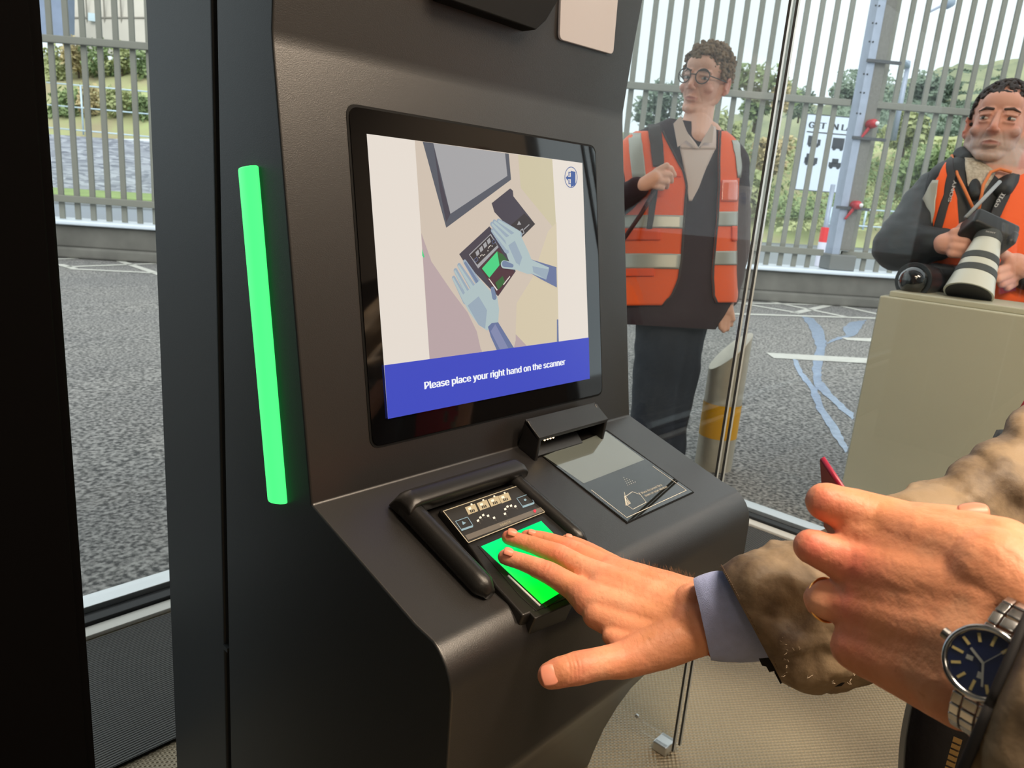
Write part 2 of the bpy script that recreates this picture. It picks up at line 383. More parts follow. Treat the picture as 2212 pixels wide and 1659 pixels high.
# picture shown on the screen: one flat mesh, colours as slots
SLOT = {}; SM = []
def sm(name, c, k=1.0):
    if name not in SLOT:
        SLOT[name] = len(SM); e = rgb(*c)
        SM.append(mat('screen_' + name, (0.02, .02, .02, 1), 0.25, emit=e, estr=k, spec=0.3))
    return SLOT[name]
sm('white', (226, 217, 207)); sm('beige', (203, 189, 174)); sm('mauve', (180, 161, 163)); sm('yellow', (200, 190, 160)); sm('sand', (208, 195, 168))
sm('frame', (78, 84, 96)); sm('mini', (160, 160, 163)); sm('dark', (62, 60, 74)); sm('darker', (46, 44, 50)); sm('green', (64, 205, 128)); sm('dgreen', (44, 98, 52))
sm('hand', (148, 165, 180)); sm('hand2', (170, 188, 190)); sm('sleeve', (98, 112, 152)); sm('sleeve2', (126, 134, 170)); sm('blue', (52, 68, 188)); sm('violet', (78, 58, 205)); sm('icon', (48, 84, 150)); sm('text', (238, 240, 246)); sm('shade', (110, 128, 158)); sm('purple', (72, 42, 54))
pic = MB(); _z = [0.0019]
def sq(pts, c, dz=0.00003):
    _z[0] += dz
    pic.poly([scr(x, y, _z[0]) for x, y in pts], SLOT[c])
def scap(pts, c, r0, r1=None, n=8):
    """a finger stroke on the screen picture"""
    _z[0] += 0.00002; r1 = r0 if r1 is None else r1
    (xa, ya), (xb, yb) = pts; d = math.atan2(yb - ya, xb - xa); out = []
    for k in range(n + 1):
        t = d + PI / 2 + PI * k / n; out.append((xa + r0 * .8 * math.cos(t), ya + r0 * math.sin(t)))
    for k in range(n + 1):
        t = d - PI / 2 + PI * k / n; out.append((xb + r1 * .8 * math.cos(t), yb + r1 * math.sin(t)))
    pic.poly([scr(x, y, _z[0]) for x, y in out], SLOT[c])
sq([(792, 289), (1258, 352), (1274, 818), (838, 905)], 'white')
sq([(896, 303), (1193, 344), (1207, 738), (928, 776)], 'beige')
sq([(910, 503), (932, 565), (975, 628), (1010, 675), (1030, 716), (1040, 761), (928, 776)], 'mauve')
sq([(930, 761), (937, 775), (1041, 761), (1040, 755)], 'mauve')
sq([(1119, 334), (1193, 344), (1202, 500), (1184, 478), (1125, 406)], 'yellow')
sq([(1116, 655), (1150, 600), (1184, 500), (1202, 480), (1207, 737), (1138, 747), (1114, 722)], 'sand')
sq([(1114, 722), (1138, 747), (1110, 751), (1114, 735)], 'mauve')
sq([(1203, 690), (1206, 690), (1207, 738), (1203, 738)], 'sleeve')
sq([(912, 538), (917, 555), (915, 557), (912, 552)], 'green')
sq([(913, 306), (1099, 332), (1104, 388), (964, 492)], 'frame')
sq([(936, 309), (1091, 331), (1096, 380), (973, 462)], 'mini')
sq([(936, 309), (954, 395), (973, 462), (964, 480), (950, 410)], 'dark')
# small document reader
sq([(1062, 439), (1102, 407), (1108, 412), (1109, 424), (1156, 484), (1123, 517), (1068, 458)], 'dark')
sq([(1099, 490), (1133, 461), (1156, 484), (1123, 517)], 'darker')
sq([(1121, 477), (1126, 485), (1117, 486)], 'mini'); sq([(1118, 512), (1120, 501), (1125, 509)], 'white')
sq([(1124, 497), (1129, 493), (1133, 503), (1126, 509)], 'mini'); sq([(1125, 499), (1128, 496), (1131, 502), (1127, 506)], 'darker')
sq([(1131, 495), (1143, 484), (1143.6, 486), (1131.8, 497)], 'mini')
# small fingerprint scanner
sq([(992, 549), (1057, 489), (1074, 508), (1100, 552), (1114, 586), (1076, 640), (1060, 625), (1000, 562)], 'dark')
sq([(1036, 578), (1078, 535), (1112, 588), (1076, 638)], 'purple')
sq([(1013, 550), (1060, 505), (1077, 534), (1033, 580)], 'mini'); sq([(1015, 551), (1059, 508), (1074, 530), (1031, 572)], 'darker')
for k in range(4):
    x, y = 1027 + 8.2 * k, 545 - 8.5 * k
    sq([(x, y), (x + 6, y - 6), (x + 9, y + 3), (x + 3, y + 9)], 'mini')
for k, (x, y) in enumerate([(1034, 556), (1037, 552), (1040, 550), (1043, 551), (1046, 549.5), (1053, 541), (1056, 532), (1059, 530), (1054, 535), (1062, 531)]):
    sq([(x, y), (x + 1.6, y - 1.2), (x + 2, y + 1.4), (x + .5, y + 2.2)], 'white')
for x, y in [(1024, 560), (1062, 521)]:
    sq([(x, y), (x + 6, y - 5), (x + 9, y + 2), (x + 3, y + 7)], 'sleeve'); sq([(x + 1, y + .4), (x + 5.6, y - 3.6), (x + 7.8, y + 1.6), (x + 3.2, y + 5.8)], 'darker')
sq([(1041, 580), (1074, 543), (1079, 573), (1057, 600)], 'green')
sq([(1074, 543), (1079, 573), (1096, 562), (1086, 549)], 'dgreen')
sq([(1070, 611), (1086, 596), (1091, 610), (1076, 626)], 'dgreen')
sq([(1055, 602), (1057, 602), (1075, 626), (1073, 628)], 'white'); sq([(1087, 614), (1101, 596), (1102, 598), (1088, 616)], 'white')
# right glove hand
sq([(1080, 508), (1104, 520), (1112, 575), (1106, 578), (1098, 560)], 'hand2')
for a_, b_, c_, d_ in [((1063, 484), (1092, 520), 5, 8), ((1068, 479), (1104, 512), 5, 9), ((1077, 477), (1120, 508), 5, 10), ((1064, 498), (1095, 540), 4.5, 8)]:
    scap((a_, b_), 'hand', c_, d_); scap(((a_[0] + 1, a_[1] + 1), (b_[0] + 1, b_[1] - 4)), 'hand2', c_ * .5, d_ * .5)
sq([(1090, 515), (1120, 498), (1142, 545), (1148, 560), (1172, 570), (1168, 590), (1140, 592), (1118, 584), (1104, 560)], 'hand2')
sq([(1098, 530), (1112, 520), (1128, 556), (1120, 580)], 'hand')
scap(((1089, 571), (1116, 576)), 'hand2', 9, 7); scap(((1090, 570), (1106, 574)), 'shade', 7, 4)
sq([(1146, 560), (1202, 577), (1203, 621), (1168, 603), (1146, 590)], 'sleeve'); sq([(1146, 560), (1186, 578), (1180, 604), (1146, 590)], 'hand2')
sq([(1150, 575), (1186, 582), (1180, 604), (1152, 588)], 'hand')
# left glove hand
for a_, b_, c_, d_ in [((980, 600), (1006, 650), 4.5, 8), ((984, 584), (1014, 640), 5, 8), ((992, 573), (1026, 628), 5, 9), ((1004, 565), (1034, 612), 4.5, 8)]:
    scap((a_, b_), 'hand', c_, d_); scap(((a_[0] - 1, a_[1] + 2), (b_[0] - 2, b_[1])), 'hand2', c_ * .45, d_ * .5)
scap(((1005, 568), (1030, 608)), 'shade', 3, 4)
sq([(996, 640), (1038, 604), (1062, 632), (1074, 640), (1078, 668), (1076, 700), (1052, 714), (1034, 702), (1012, 672)], 'hand2')
sq([(1010, 660), (1034, 640), (1052, 670), (1048, 710), (1034, 702)], 'hand')
scap(((1064, 624), (1068, 642)), 'shade', 5, 6)
sq([(1054, 706), (1062, 698), (1076, 696), (1110, 751), (1073, 756), (1060, 727)], 'sleeve'); sq([(1060, 716), (1070, 700), (1098, 752), (1080, 755)], 'sleeve2')
# caption band and exit icon
sq([(830, 789), (1272, 729), (1274, 818), (838, 905)], 'blue')
_z[0] += .00004
def ring2(cx, cy, rx, ry, w_, c):
    n = 40; o_ = [scr(cx + rx * math.cos(2 * PI * k / n), cy + ry * math.sin(2 * PI * k / n), _z[0]) for k in range(n)]
    i_ = [scr(cx + (rx - w_) * math.cos(2 * PI * k / n), cy + (ry - w_ * 1.3) * math.sin(2 * PI * k / n), _z[0]) for k in range(n)]
    pic.add(o_ + i_, [(k, (k + 1) % n, n + (k + 1) % n, n + k) for k in range(n)], SLOT[c])
ring2(1233.5, 383, 14, 23, 1.3, 'icon')
sq([(1233, 369), (1243, 371), (1243, 400), (1233, 404)], 'icon')
sq([(1228, 371), (1233, 371), (1233, 373), (1230, 373), (1230, 380), (1228, 380)], 'icon'); sq([(1228, 389), (1230, 389), (1230, 396), (1233, 396), (1233, 398), (1228, 398)], 'icon')
sq([(1222, 384), (1227, 378), (1227, 382), (1234, 382), (1234, 387), (1227, 387), (1227, 391)], 'icon')
A_ = scr(918, 841, _z[0] + .0001); B_ = scr(1221, 792, _z[0] + .0001); xd = (B_ - A_).normalized()
put_text(pic, 'Please place your right hand on the scanner', A_, X1, SV, (scr(918, 823, 0) - scr(918, 841, 0)).length * 1.25, width=(B_ - A_).length, mi=SLOT['text'], bold=0.03)
pic.build('screen_picture', SM, screen, fix=False)
# ---- shelf coordinates
NT = Vector((0, -0.3077, 0.9515)).normalized(); PT0 = Vector((U0, 0.6205, -0.3285))
e_ = Vector((0, 0.449 - 0.6205, -0.3845 + 0.3285)).normalized(); NT = X1.cross(e_).normalized()
if NT.z < 0: NT = -NT
ST = e_
def shf(x, y, off=0.0): return on_plane(x, y, NT, NT.dot(PT0) + off)
def st(s, t, h=0.0): return PT0 + X1 * s + ST * t + NT * h
def prism(pts, off, depth, mi=0, mb=None, flat=None):
    mb = mb or MB(); mb.ext([shf(x, y, off) for x, y in pts], -NT * depth, mi); return mb
# document reader
M_docglass = mat('reader_glass', rgb(24, 26, 25), 0.015, spec=0.9, coat=0.15)
M_docwin = mat('reader_scan_window', rgb(96, 102, 98), 0.01, spec=1.0, coat=0.5)
M_line = mat('printed_white', rgb(215, 212, 200), 0.5, emit=rgb(120, 118, 110), estr=0.0)
docr = prism([(1170, 984), (1311, 928), (1500, 1063), (1355, 1130)], 0.0012, 0.004).build('document_reader', M_black, kiosk, bevel=.0006)
prism([(1173, 985), (1310, 931), (1496, 1062), (1355, 1127)], 0.0020, 0.002).build('glass_plate', M_docglass, docr, bevel=.0004)
prism([(1175, 985), (1309, 932), (1392, 993), (1261, 1044)], 0.00215, 0.0003).build('scan_window', M_docwin, docr)
m = MB()
def pline(pts, w_=0.0008, off=0.0023, mb=None, closed=False):
    mb = mb or m; P = [shf(x, y, off) for x, y in pts]
    if closed: P.append(P[0])
    for a, b in zip(P[:-1], P[1:]):
        d = (b - a).normalized(); q = NT.cross(d) * w_ / 2; mb.poly([a - q, b - q, b + q, a + q])
pline([(1277, 1058), (1354, 1118), (1483, 1059), (1410, 1007)])
pline([(1349, 1063), (1353, 1090), (1367, 1100), (1396, 1085), (1380, 1064)], .0007)
pline([(1349, 1074), (1366, 1062), (1382, 1068)], .0007); pline([(1349, 1071), (1352, 1092), (1362, 1087), (1350, 1070)], .0007)
for k in range(5): pline([(1350 + k * 2.0, 1074 + k * 2.4), (1351.5 + k * 2.2, 1090 - k * .6)], .0006)
for r_ in range(5):
    for k in range(r_ + 1):
        x, y = 1347 + r_ * 2.1 + k * 4.0, 1032 + r_ * 4 - k * 1.7; pline([(x, y), (x + 1.3, y - .4)], .0008)
a_ = shf(1388, 1067, .0023); b_ = shf(1433, 1050, .0023); dxt = (b_ - a_).normalized(); dyt = NT.cross(dxt)
put_text(m, 'Place document face', a_, X1, -ST, .0052, width=(b_ - a_).length, bold=0.01)
a_ = shf(1395, 1073, .0023); b_ = shf(1446, 1054, .0023)
put_text(m, 'down on scan window.', a_, X1, -ST, .0052, width=(b_ - a_).length, bold=0.01)
m.build('printing', M_line, docr, fix=False)
# reader hood: open fronted box against the face
s0, s1 = 0.3175, 0.472
m = MB(); tf = 0.034
def hb_(s, t, h): return st(s, t, h)
w_ = .006
m.ext([hb_(s0, -.004, .0), hb_(s0, tf, 0), hb_(s0, tf - .006, .030), hb_(s0, -.0, .043)], X1 * w_)
m.ext([hb_(s1 - w_, -.004, .0), hb_(s1 - w_, tf, 0), hb_(s1 - w_, tf - .006, .030), hb_(s1 - w_, -.0, .043)], X1 * w_)
m.ext([hb_(s0, -.004, .043), hb_(s0, tf - .006, .0335), hb_(s0, tf - .006, .0275), hb_(s0, -.004, .037)], X1 * (s1 - s0))
m.ext([hb_(s0, .001, 0), hb_(s0, .001, .04), hb_(s0, -.004, .04), hb_(s0, -.004, 0)], X1 * (s1 - s0))
m.build('hood', M_blk2, docr, bevel=0.0012)
m = MB(); m.ext([hb_(s0 + .006, .012, .013), hb_(s0 + .006, .030, .004), hb_(s0 + .006, .030, .002), hb_(s0 + .006, .012, .011)], X1 * .10)
for k in range(22): m.box(st(s0 + .012 + k * .0062, .020, .0268), (.0012, .016, .0012))
m.build('hood_ribs', M_blk2, docr)
m = MB()
for k in range(8): m.ell(st(s0 + .013 + (k % 4) * .006 + (k // 4) * .003, .020 + (k // 4) * .006, .0258), .0013, seg=8, rings=6)
m.build('indicator_lights', mat('reader_led', (1, .8, .5, 1), emit=(1, .72, .38, 1), estr=5), docr)
# fingerprint scanner
fp = MB()
prism([(948, 1100), (1131, 1036), (1184, 1100), (1262, 1172), (1215, 1300), (1130, 1331), (1071, 1266), (1020, 1188)], 0.008, 0.04, mb=fp)
finger = fp.build('fingerprint_scanner', M_blk2, kiosk, bevel=0.003)
m = MB(); h = .030
def hood_bar(mb, pts_top, h, base):  # loft of quads
    pass
# rear hood: wedge bar from the left corner to the right one
L0, L1 = 0.078, 0.262
sec = [(.030, .002), (.038, .022), (.046, .029), (.058, .030), (.066, .026), (.066, .018), (.060, .004)]
m = MB(); ends = []
for s_, k in ((L0 - .004, .72), (L0 + .004, .94), (L0 + .012, 1.0), (L1 - .010, 1.0), (L1 - .003, .93), (L1, .8)):
    ends.append([st(s_, t if k > .99 else .030 + (t - .030) * 1.0 + (1 - k) * .01, hh * k) for t, hh in sec])
vs = [p for e in ends for p in e]; n_ = len(sec); fs = []
for i in range(len(ends) - 1):
    for k in range(n_): fs.append((i * n_ + k, i * n_ + (k + 1) % n_, (i + 1) * n_ + (k + 1) % n_, (i + 1) * n_ + k))
fs += [tuple(range(n_))[::-1], tuple(range((len(ends) - 1) * n_, len(ends) * n_))]
m.add(vs, fs); m.build('hood', M_blk2, finger, bevel=0.003, bseg=3)
# side arms: rounded rails running down the shelf
def arm(s_, t0, t1, r, hh):
    m = MB(); pts = []; rr = []
    for k in range(13):
        t = k / 12; pts.append(st(s_, t0 + (t1 - t0) * t, hh * (1 - .25 * t))); rr.append(r * (1 if t < .9 else math.sqrt(max(0.05, 1 - ((t - .9) / .115) ** 2))))
    m.tube(pts, rr, 14); return m
arm(0.0855, .052, .190, .0125, .010).build('arm', M_blk2, finger, smooth=True)
arm(0.2475, .052, .182, .0100, .008).build('arm', M_blk2, finger, smooth=True)
# information panel
M_info = mat('info_panel_print', rgb(46, 45, 44), 0.3); M_pl = mat('info_outline', rgb(178, 172, 152), 0.4); M_grey = mat('info_grey', rgb(105, 101, 95), 0.35)
M_ic = mat('info_icon', rgb(178, 170, 145), 0.4); M_icb = mat('info_blue', rgb(120, 150, 168), 0.4, emit=rgb(120, 150, 168), estr=0.25); M_wd = mat('info_white', rgb(225, 222, 212), 0.4, emit=rgb(225, 222, 212), estr=0.15); M_red = mat('info_red', rgb(205, 40, 60), 0.4, emit=rgb(215, 40, 60), estr=0.6)
ip = [(957, 1102), (1129, 1045), (1178, 1105), (1012, 1172)]
info = prism(ip, 0.0100, 0.004).build('info_panel', M_info, finger, bevel=.0006)
m = MB(); o = 0.0103
def q_(pts, mi): 
    m.poly([shf(x, y, o) for x, y in pts], mi)
def z1(x, y): return (840 + x / 2.765, 860 + y / 2.765)     # crop coordinates of the enlarged view -> photo pixels
def qz(pts, mi): q_([z1(*p) for p in pts], mi)
pline([z1(*p) for p in [(325, 675), (795, 515), (930, 680), (475, 863)]], .0011, o, m, closed=True)
for f_ in range(len(m.m)): m.m[f_] = 0
qz([(455, 820), (915, 648), (932, 672), (474, 848)], 1)
o = 0.0105
for cx0, cy0 in ((492, 665), (562, 640), (628, 617), (690, 597)):
    qz([(cx0 - 38, cy0 - 12), (cx0 + 22, cy0 - 34), (cx0 + 42, cy0 + 10), (cx0 - 16, cy0 + 32)], 2)
o = 0.0107
for cx0, cy0 in ((492, 665), (562, 640), (628, 617), (690, 597)):
    qz([(cx0 - 20, cy0 - 8), (cx0 - 4, cy0 - 15), (cx0 + 2, cy0 - 2), (cx0 - 14, cy0 + 4)], 4)
    for dx in (-8, 2, 12): qz([(cx0 + dx, cy0 + 2 - dx * .3), (cx0 + dx + 5, cy0 - dx * .3), (cx0 + dx + 11, cy0 + 14 - dx * .3), (cx0 + dx + 5, cy0 + 17 - dx * .3)], 5)
    qz([(cx0 - 6, cy0 - 33), (cx0 + 4, cy0 - 37), (cx0 + 9, cy0 - 29), (cx0 - 1, cy0 - 25)], 4)
for x, y in [(532, 731), (546, 712), (563, 698), (592, 702), (628, 714), (693, 690), (695, 662), (708, 647), (729, 642), (755, 646)]:
    qz([(x - 8, y - 2), (x + 4, y - 8), (x + 9, y + 4), (x - 3, y + 9)], 4)
    qz([(x + 4, y + 14), (x + 12, y + 10), (x + 16, y + 18), (x + 14, y + 19), (x + 11, y + 13), (x + 5, y + 16)], 1)
for x, y in [(450, 748), (816, 610)]:
    pline([z1(*p) for p in [(x - 52, y - 12), (x + 20, y - 38), (x + 52, y + 12), (x - 18, y + 36)]], .0009, o, m, closed=True)
    for f_ in range(len(m.m) - 4, len(m.m)): m.m[f_] = 3
    qz([(x - 18, y + 38), (x + 52, y + 14), (x + 53, y + 22), (x - 16, y + 46)], 3)
qz([(436, 735), (462, 744), (442, 758)], 3); qz([(806, 604), (816, 600), (824, 607), (816, 615), (808, 612)], 3)
qz([(863, 668), (874, 664), (881, 672), (876, 684), (866, 680)], 6)
a_ = shf(*z1(668, 765), o); b_ = shf(*z1(728, 735), o)
put_text(m, 'xperix', a_, X1, -ST, .0050, width=(b_ - a_).length, mi=2)
m.build('info_printing', [M_pl, M_grey, M_ic, M_icb, M_wd, M_info, M_red], finger, fix=False)
# recessed glowing platen
prism([z1(*p) for p in [(530, 880), (920, 710), (1070, 860), (1100, 1180), (880, 1270), (780, 1180)]], 0.0086, 0.002).build('platen_surround', M_blk2, finger, bevel=.0004)
M_plat = mat('green_platen', rgb(0, 60, 20), 0.08, emit=(0.0, 0.90, 0.10, 1), estr=1.3, spec=0.6)
t_ = M_plat.node_tree; tcn = t_.nodes.new('ShaderNodeTexCoord'); sp = t_.nodes.new('ShaderNodeSeparateXYZ'); t_.links.new(tcn.outputs['Object'], sp.inputs[0])
ramp = t_.nodes.new('ShaderNodeValToRGB'); mr = t_.nodes.new('ShaderNodeMapRange'); mr.inputs[1].default_value = 0.42; mr.inputs[2].default_value = 0.50
t_.links.new(sp.outputs['Y'], mr.inputs[0]); t_.links.new(mr.outputs[0], ramp.inputs[0]); t_.links.new(ramp.outputs[0], t_.nodes['Principled BSDF'].inputs['Emission Color'])
ramp.color_ramp.elements[0].color = (0.0, .80, .03, 1); ramp.color_ramp.elements[1].color = (0.0, .80, .22, 1)
prism([z1(*p) for p in [(551, 885), (910, 733), (1075, 900), (1045, 1150), (915, 1228)]], 0.0091, 0.002).build('platen', M_plat, finger)
prism([z1(*p) for p in [(915, 1228), (1045, 1150), (1060, 1172), (935, 1252)]], 0.0090, 0.001).build('platen_edge', mat('dark_green_glass', rgb(2, 60, 22), 0.1), finger)
m = MB(); m.tube([shf(*z1(713, 1060), .0092), shf(*z1(903, 1240), .0092)], .0011, 8); m.build('guide_line', M_wd, finger, smooth=True)
# front nose of the scanner
prism([z1(*p) for p in [(640, 1060), (700, 1100), (870, 1265), (1050, 1190), (1110, 1215), (880, 1318), (868, 1312)]], 0.0078, 0.03).build('front_lip', M_blk2, finger, bevel=.0015)
# camera hood and light panel in the upper face
m = MB(); hp = [ony(962, -3, .672), ony(1158, 65, .672), ony(1180, 45, .672), ony(1207, 0, .672)]
top = [ony(1225, -40, .672), ony(1235, -200, .672), ony(940, -200, .672)]
m.ext(hp + top, Vector((0, .028, 0))); m.build('camera_hood', M_black, kiosk, bevel=.002)
lp = rounded([ony(1209, 85, .6885), ony(1325, 118, .6885), ony(1337, -20, .684), ony(1213, -45, .684)], 0.008)
MB().ext(lp, Vector((0, .004, 0))).build('light_panel', mat('light_panel_diffuser', rgb(172, 168, 170), 0.25, emit=rgb(214, 196, 186), estr=0.10), kiosk, bevel=.0008)
# ---------------------------------------------------------------- dark cabinet at the left edge of the view
t = thing('black_cabinet', 'tall black cabinet at the left edge, beside the window', 'cabinet')
m = MB(); m.box((-0.325, 0.80, -0.1), (1.06, 0.18, 1.8)); m.build('body', mat('black_cabinet_paint', rgb(7, 6, 6), 0.8, spec=.04, bump=.06, bscale=700), t, bevel=.004)
m = MB(); m.box((0.13, 0.707, -0.1), (0.13, 0.010, 1.78)); m.build('edge_panel', mat('black_cabinet_edge', rgb(7, 6, 6), 0.8, spec=.04), t, bevel=.002)
# glass partition at the right side of the kiosk
M_gl2 = glass_mat('partition_glass', (0.99, 0.995, 0.993, 1), 1.0)
M_gedge = mat('glass_edge', rgb(190, 200, 205), 0.1, 0.3)
t = thing('glass_partition', 'clear double glass partition beside the right side of the kiosk', 'glass partition')
for du in (0.0, 0.024):
    MB().box((1.112 + du, 1.105, 0.12), (0.006, 1.17, 2.2)).build('pane', M_gl2, t)
    MB().box((1.112 + du, 0.5185, 0.12), (0.0062, 0.003, 2.2)).build('edge_strip', M_gedge, t)
    MB().box((1.1085 + du, 0.5188, 0.12), (0.0004, 0.004, 2.2)).build('edge_shadow', mat('edge_grey', rgb(70, 72, 74), .3), t)
MB().box((1.124, 0.545, ZF + .010), (.036, .03, .02)).build('shoe', M_alu, t, bevel=.003)
m = MB(); m.tube([(1.104, .60, ZF + .05), (1.108, .60, ZF + .05)], .004, 12); m.build('screw', M_alu, t)
# ================================================================ THE TWO PEOPLE OUTSIDE
M_skin2 = mat('skin_far', rgb(220, 160, 135), 0.5, attr='Col', sss=0.05, spec=.35, bump=.1, bscale=300)
M_eye = mat('eye_white', rgb(205, 200, 195), .2); M_iris = mat('iris', rgb(60, 62, 60), .15); 
M_orange = mat('hi_vis_orange', rgb(255, 98, 24), .7, bump=.2, bscale=60, emit=rgb(255, 80, 16), estr=0.0, sheen=.2)
M_silver = mat('reflective_band', rgb(176, 176, 166), .35, .2)
M_pipe = mat('dark_piping', rgb(60, 44, 40), .7)
M_blazer = mat('dark_blazer', rgb(50, 26, 32), .85, bump=.2, bscale=300)  # burgundy tint paints a red reflection into the dark cloth
M_trs = mat('dark_trousers', rgb(30, 36, 50), .85, bump=.2, bscale=200)
class Head:
    def __init__(s, px, py, d, turn, tilt, nod, scale):
        """turn: degrees towards the image left; tilt: lean of the crown to the image right"""
        s.c = at(px, py, d); tc = -s.c.normalized(); tc.z = 0; tc.normalize(); rr = Z1.cross(tc)
        f = (tc * math.cos(math.radians(turn)) - rr * math.sin(math.radians(turn)))
        q = Matrix.Rotation(math.radians(tilt), 3, s.c.normalized()); q2 = Matrix.Rotation(math.radians(nod), 3, Z1.cross(f))
        s.f = q @ (q2 @ f); s.u = q @ (q2 @ Z1); s.l = s.u.cross(s.f); s.k = scale
    def P(s, x, y, z): return s.c + (s.l * x + s.f * y + s.u * z) * s.k
    def inv(s, p): v = (p - s.c) / s.k; return Vector((v.dot(s.l), v.dot(s.f), v.dot(s.u)))
    def ax(s): return (s.l, s.f, s.u)
    def ell(s, mb, x, y, z, rx, ry, rz_, **k): mb.ell(s.P(x, y, z), (rx * s.k, ry * s.k, rz_ * s.k), s.ax(), **k)
    def cap(s, mb, a, b, r0, r1): mb.cap_(s.P(*a), s.P(*b), r0 * s.k, r1 * s.k, 12)
    def flesh(s, mb, jaw=1.0, lean=1.0):
        s.ell(mb, 0, -.014, .036, .074, .094, .080); s.ell(mb, 0, .022, -.012, .062, .066, .085); s.ell(mb, 0, .024, -.062, .050 * jaw, .056, .044)
        s.ell(mb, 0, .072, -.100, .019 * jaw, .015, .013); s.ell(mb, 0, .060, .045, .050, .030, .036)
        for q in (-1, 1):
            s.cap(mb, (q * .054 * jaw, -.004, -.055), (q * .018, .066, -.098), .014, .013); s.cap(mb, (q * .060, -.012, -.015), (q * .055 * jaw, -.004, -.055), .016, .014)
            s.ell(mb, q * .043, .056, -.030, .019, .018, .015); s.cap(mb, (q * .016, .084, .020), (q * .046, .068, .020), .0075, .007)
            s.ell(mb, q * .0115, .097, -.037, .0065, .008, .006); s.cap(mb, (q * .019, .0875, .0075), (q * .043, .0765, .0065), .0052, .0048)
            s.cap(mb, (q * .020, .085, -.0105), (q * .042, .075, -.010), .0045, .0040)
            # ears: rim, lobe and bowl
            for a in range(7):
                t0, t1 = math.radians(-60 + a * 42), math.radians(-60 + (a + 1) * 42)
                s.cap(mb, (q * (.079 + .004), -.012 + .014 * -math.sin(t0) * 1.0, -.004 + .026 * math.cos(t0)), (q * (.079 + .004), -.012 + .014 * -math.sin(t1), -.004 + .026 * math.cos(t1)), .0042, .0042)
            s.ell(mb, q * .077, -.010, -.006, .006, .013, .022); s.ell(mb, q * .078, -.004, -.032, .005, .007, .008)
        s.cap(mb, (0, .084, .012), (0, .106, -.030), .0068, .0098); s.ell(mb, 0, .104, -.034, .0100, .0095, .0085)
        s.cap(mb, (-.019, .083, -.065), (0, .0925, -.0610), .0038, .0052); s.cap(mb, (.019, .083, -.065), (0, .0925, -.0610), .0038, .0052)
        s.cap(mb, (-.016, .083, -.0715), (.016, .083, -.0715), .0048, .0048); s.ell(mb, 0, .086, -.0725, .013, .0065, .0055)
    def dent(s, p, n, k=1.0):
        v = s.inv(p)
        if v.length > .14: return Vector()
        e = 0
        for q in (-1, 1): e -= .0040 * math.exp(-(((v.x - q * .031) / .017) ** 2 + ((v.z + .001) / .0075) ** 2)) if v.y > .04 else 0
        e -= .0022 * math.exp(-((v.z + .0672 - abs(v.x) * .04) / .0016) ** 2) * (1 if abs(v.x) < .022 and v.y > .07 else 0)
        for q in (-1, 1): # nasolabial folds
            e -= .0012 * math.exp(-(((v.x - q * (.020 + (-.035 - v.z) * .35)) / .0030) ** 2)) * (1 if -.07 < v.z < -.032 and v.y > .06 else 0)
        return n * e * s.k
    def eyes(s, parent, look=0.0):
        for q in (-1, 1):
            m = MB(); c = (q * .0310, .0740, -.0010); s.ell(m, *c, .0120, .0098, .0046, seg=24, rings=16)
            o = m.build('eye', M_eye, parent, smooth=True)
            m = MB(); s.ell(m, q * .0310 + look * .004, .0808, -.0005, .0050, .0038, .0046); m.build('iris', M_iris, o, smooth=True)
    def brows(s, parent, m_, w_=.0032):
        for q in (-1, 1):
            m = MB(); s.cap(m, (q * .014, .0925, .0205), (q * .032, .0870, .0240), w_, w_); s.cap(m, (q * .032, .0870, .0240), (q * .048, .0735, .0185), w_, w_ * .5); m.build('eyebrow', m_, parent, smooth=True)
def hand_blob(mb, wrist, palm, fingers, thumb=None):
    """wrist/palm (x,y,d,r); fingers: lists of joints"""
    mb.cap_(D(*wrist[:3]), D(*palm[:3]), wrist[3], palm[3], 14)
    for js in fingers:
        mb.cap_(D(*palm[:3]), D(*js[0][:3]), palm[3] * .8, js[0][3], 10)
        for a, b in zip(js[:-1], js[1:]): mb.cap_(D(*a[:3]), D(*b[:3]), a[3], b[3], 10)
def skin_col(head, base, lips, beard=None, brow=None, rosy=.4):
    cb, cl = Vector(rgb(*base)[:3]), Vector(rgb(*lips)[:3]); cr_ = Vector(rgb(216, 120, 104)[:3])
    cbd = Vector(rgb(*beard)[:3]) if beard else None
    def f(p, n):
        c = cb.copy(); v = head.inv(p)
        if v.length < .15:
            if cbd is not None:
                line = -.040 - .0 * abs(v.x); k = smoothstep(.006, -.014, v.z - (-.045 + (abs(v.x) * .55 if v.y > .03 else .02))) * (1 if v.y > -.02 else 0) * smoothstep(-.125, -.112, v.z)
                k = max(k, .7 * math.exp(-(((v.z + .052) / .007) ** 2 + (v.x / .022) ** 2)) if v.y > .07 else 0)
                k *= .62 + .25 * noise.noise(p * 300); c = c.lerp(cbd, max(0, min(1, k)))
            for q in (-1, 1): c = c.lerp(cr_, rosy * math.exp(-((Vector((v.x - q * .042, v.y - .06, v.z + .028))).length / .022) ** 2))
            c = c.lerp(cr_, rosy * math.exp(-((Vector((v.x, v.y - .108, v.z + .034))).length / .016) ** 2)); c = c.lerp(cr_, .5 * smoothstep(.070, .08, abs(v.x)))
            L = math.exp(-(((v.z + .0675) / .0055) ** 4 + (v.x / .023) ** 4)) if v.y > .072 else 0; c = c.lerp(cl, L * .85)
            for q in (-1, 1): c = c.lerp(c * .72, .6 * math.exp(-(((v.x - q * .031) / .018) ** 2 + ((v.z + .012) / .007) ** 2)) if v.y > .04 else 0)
        return c
    return f
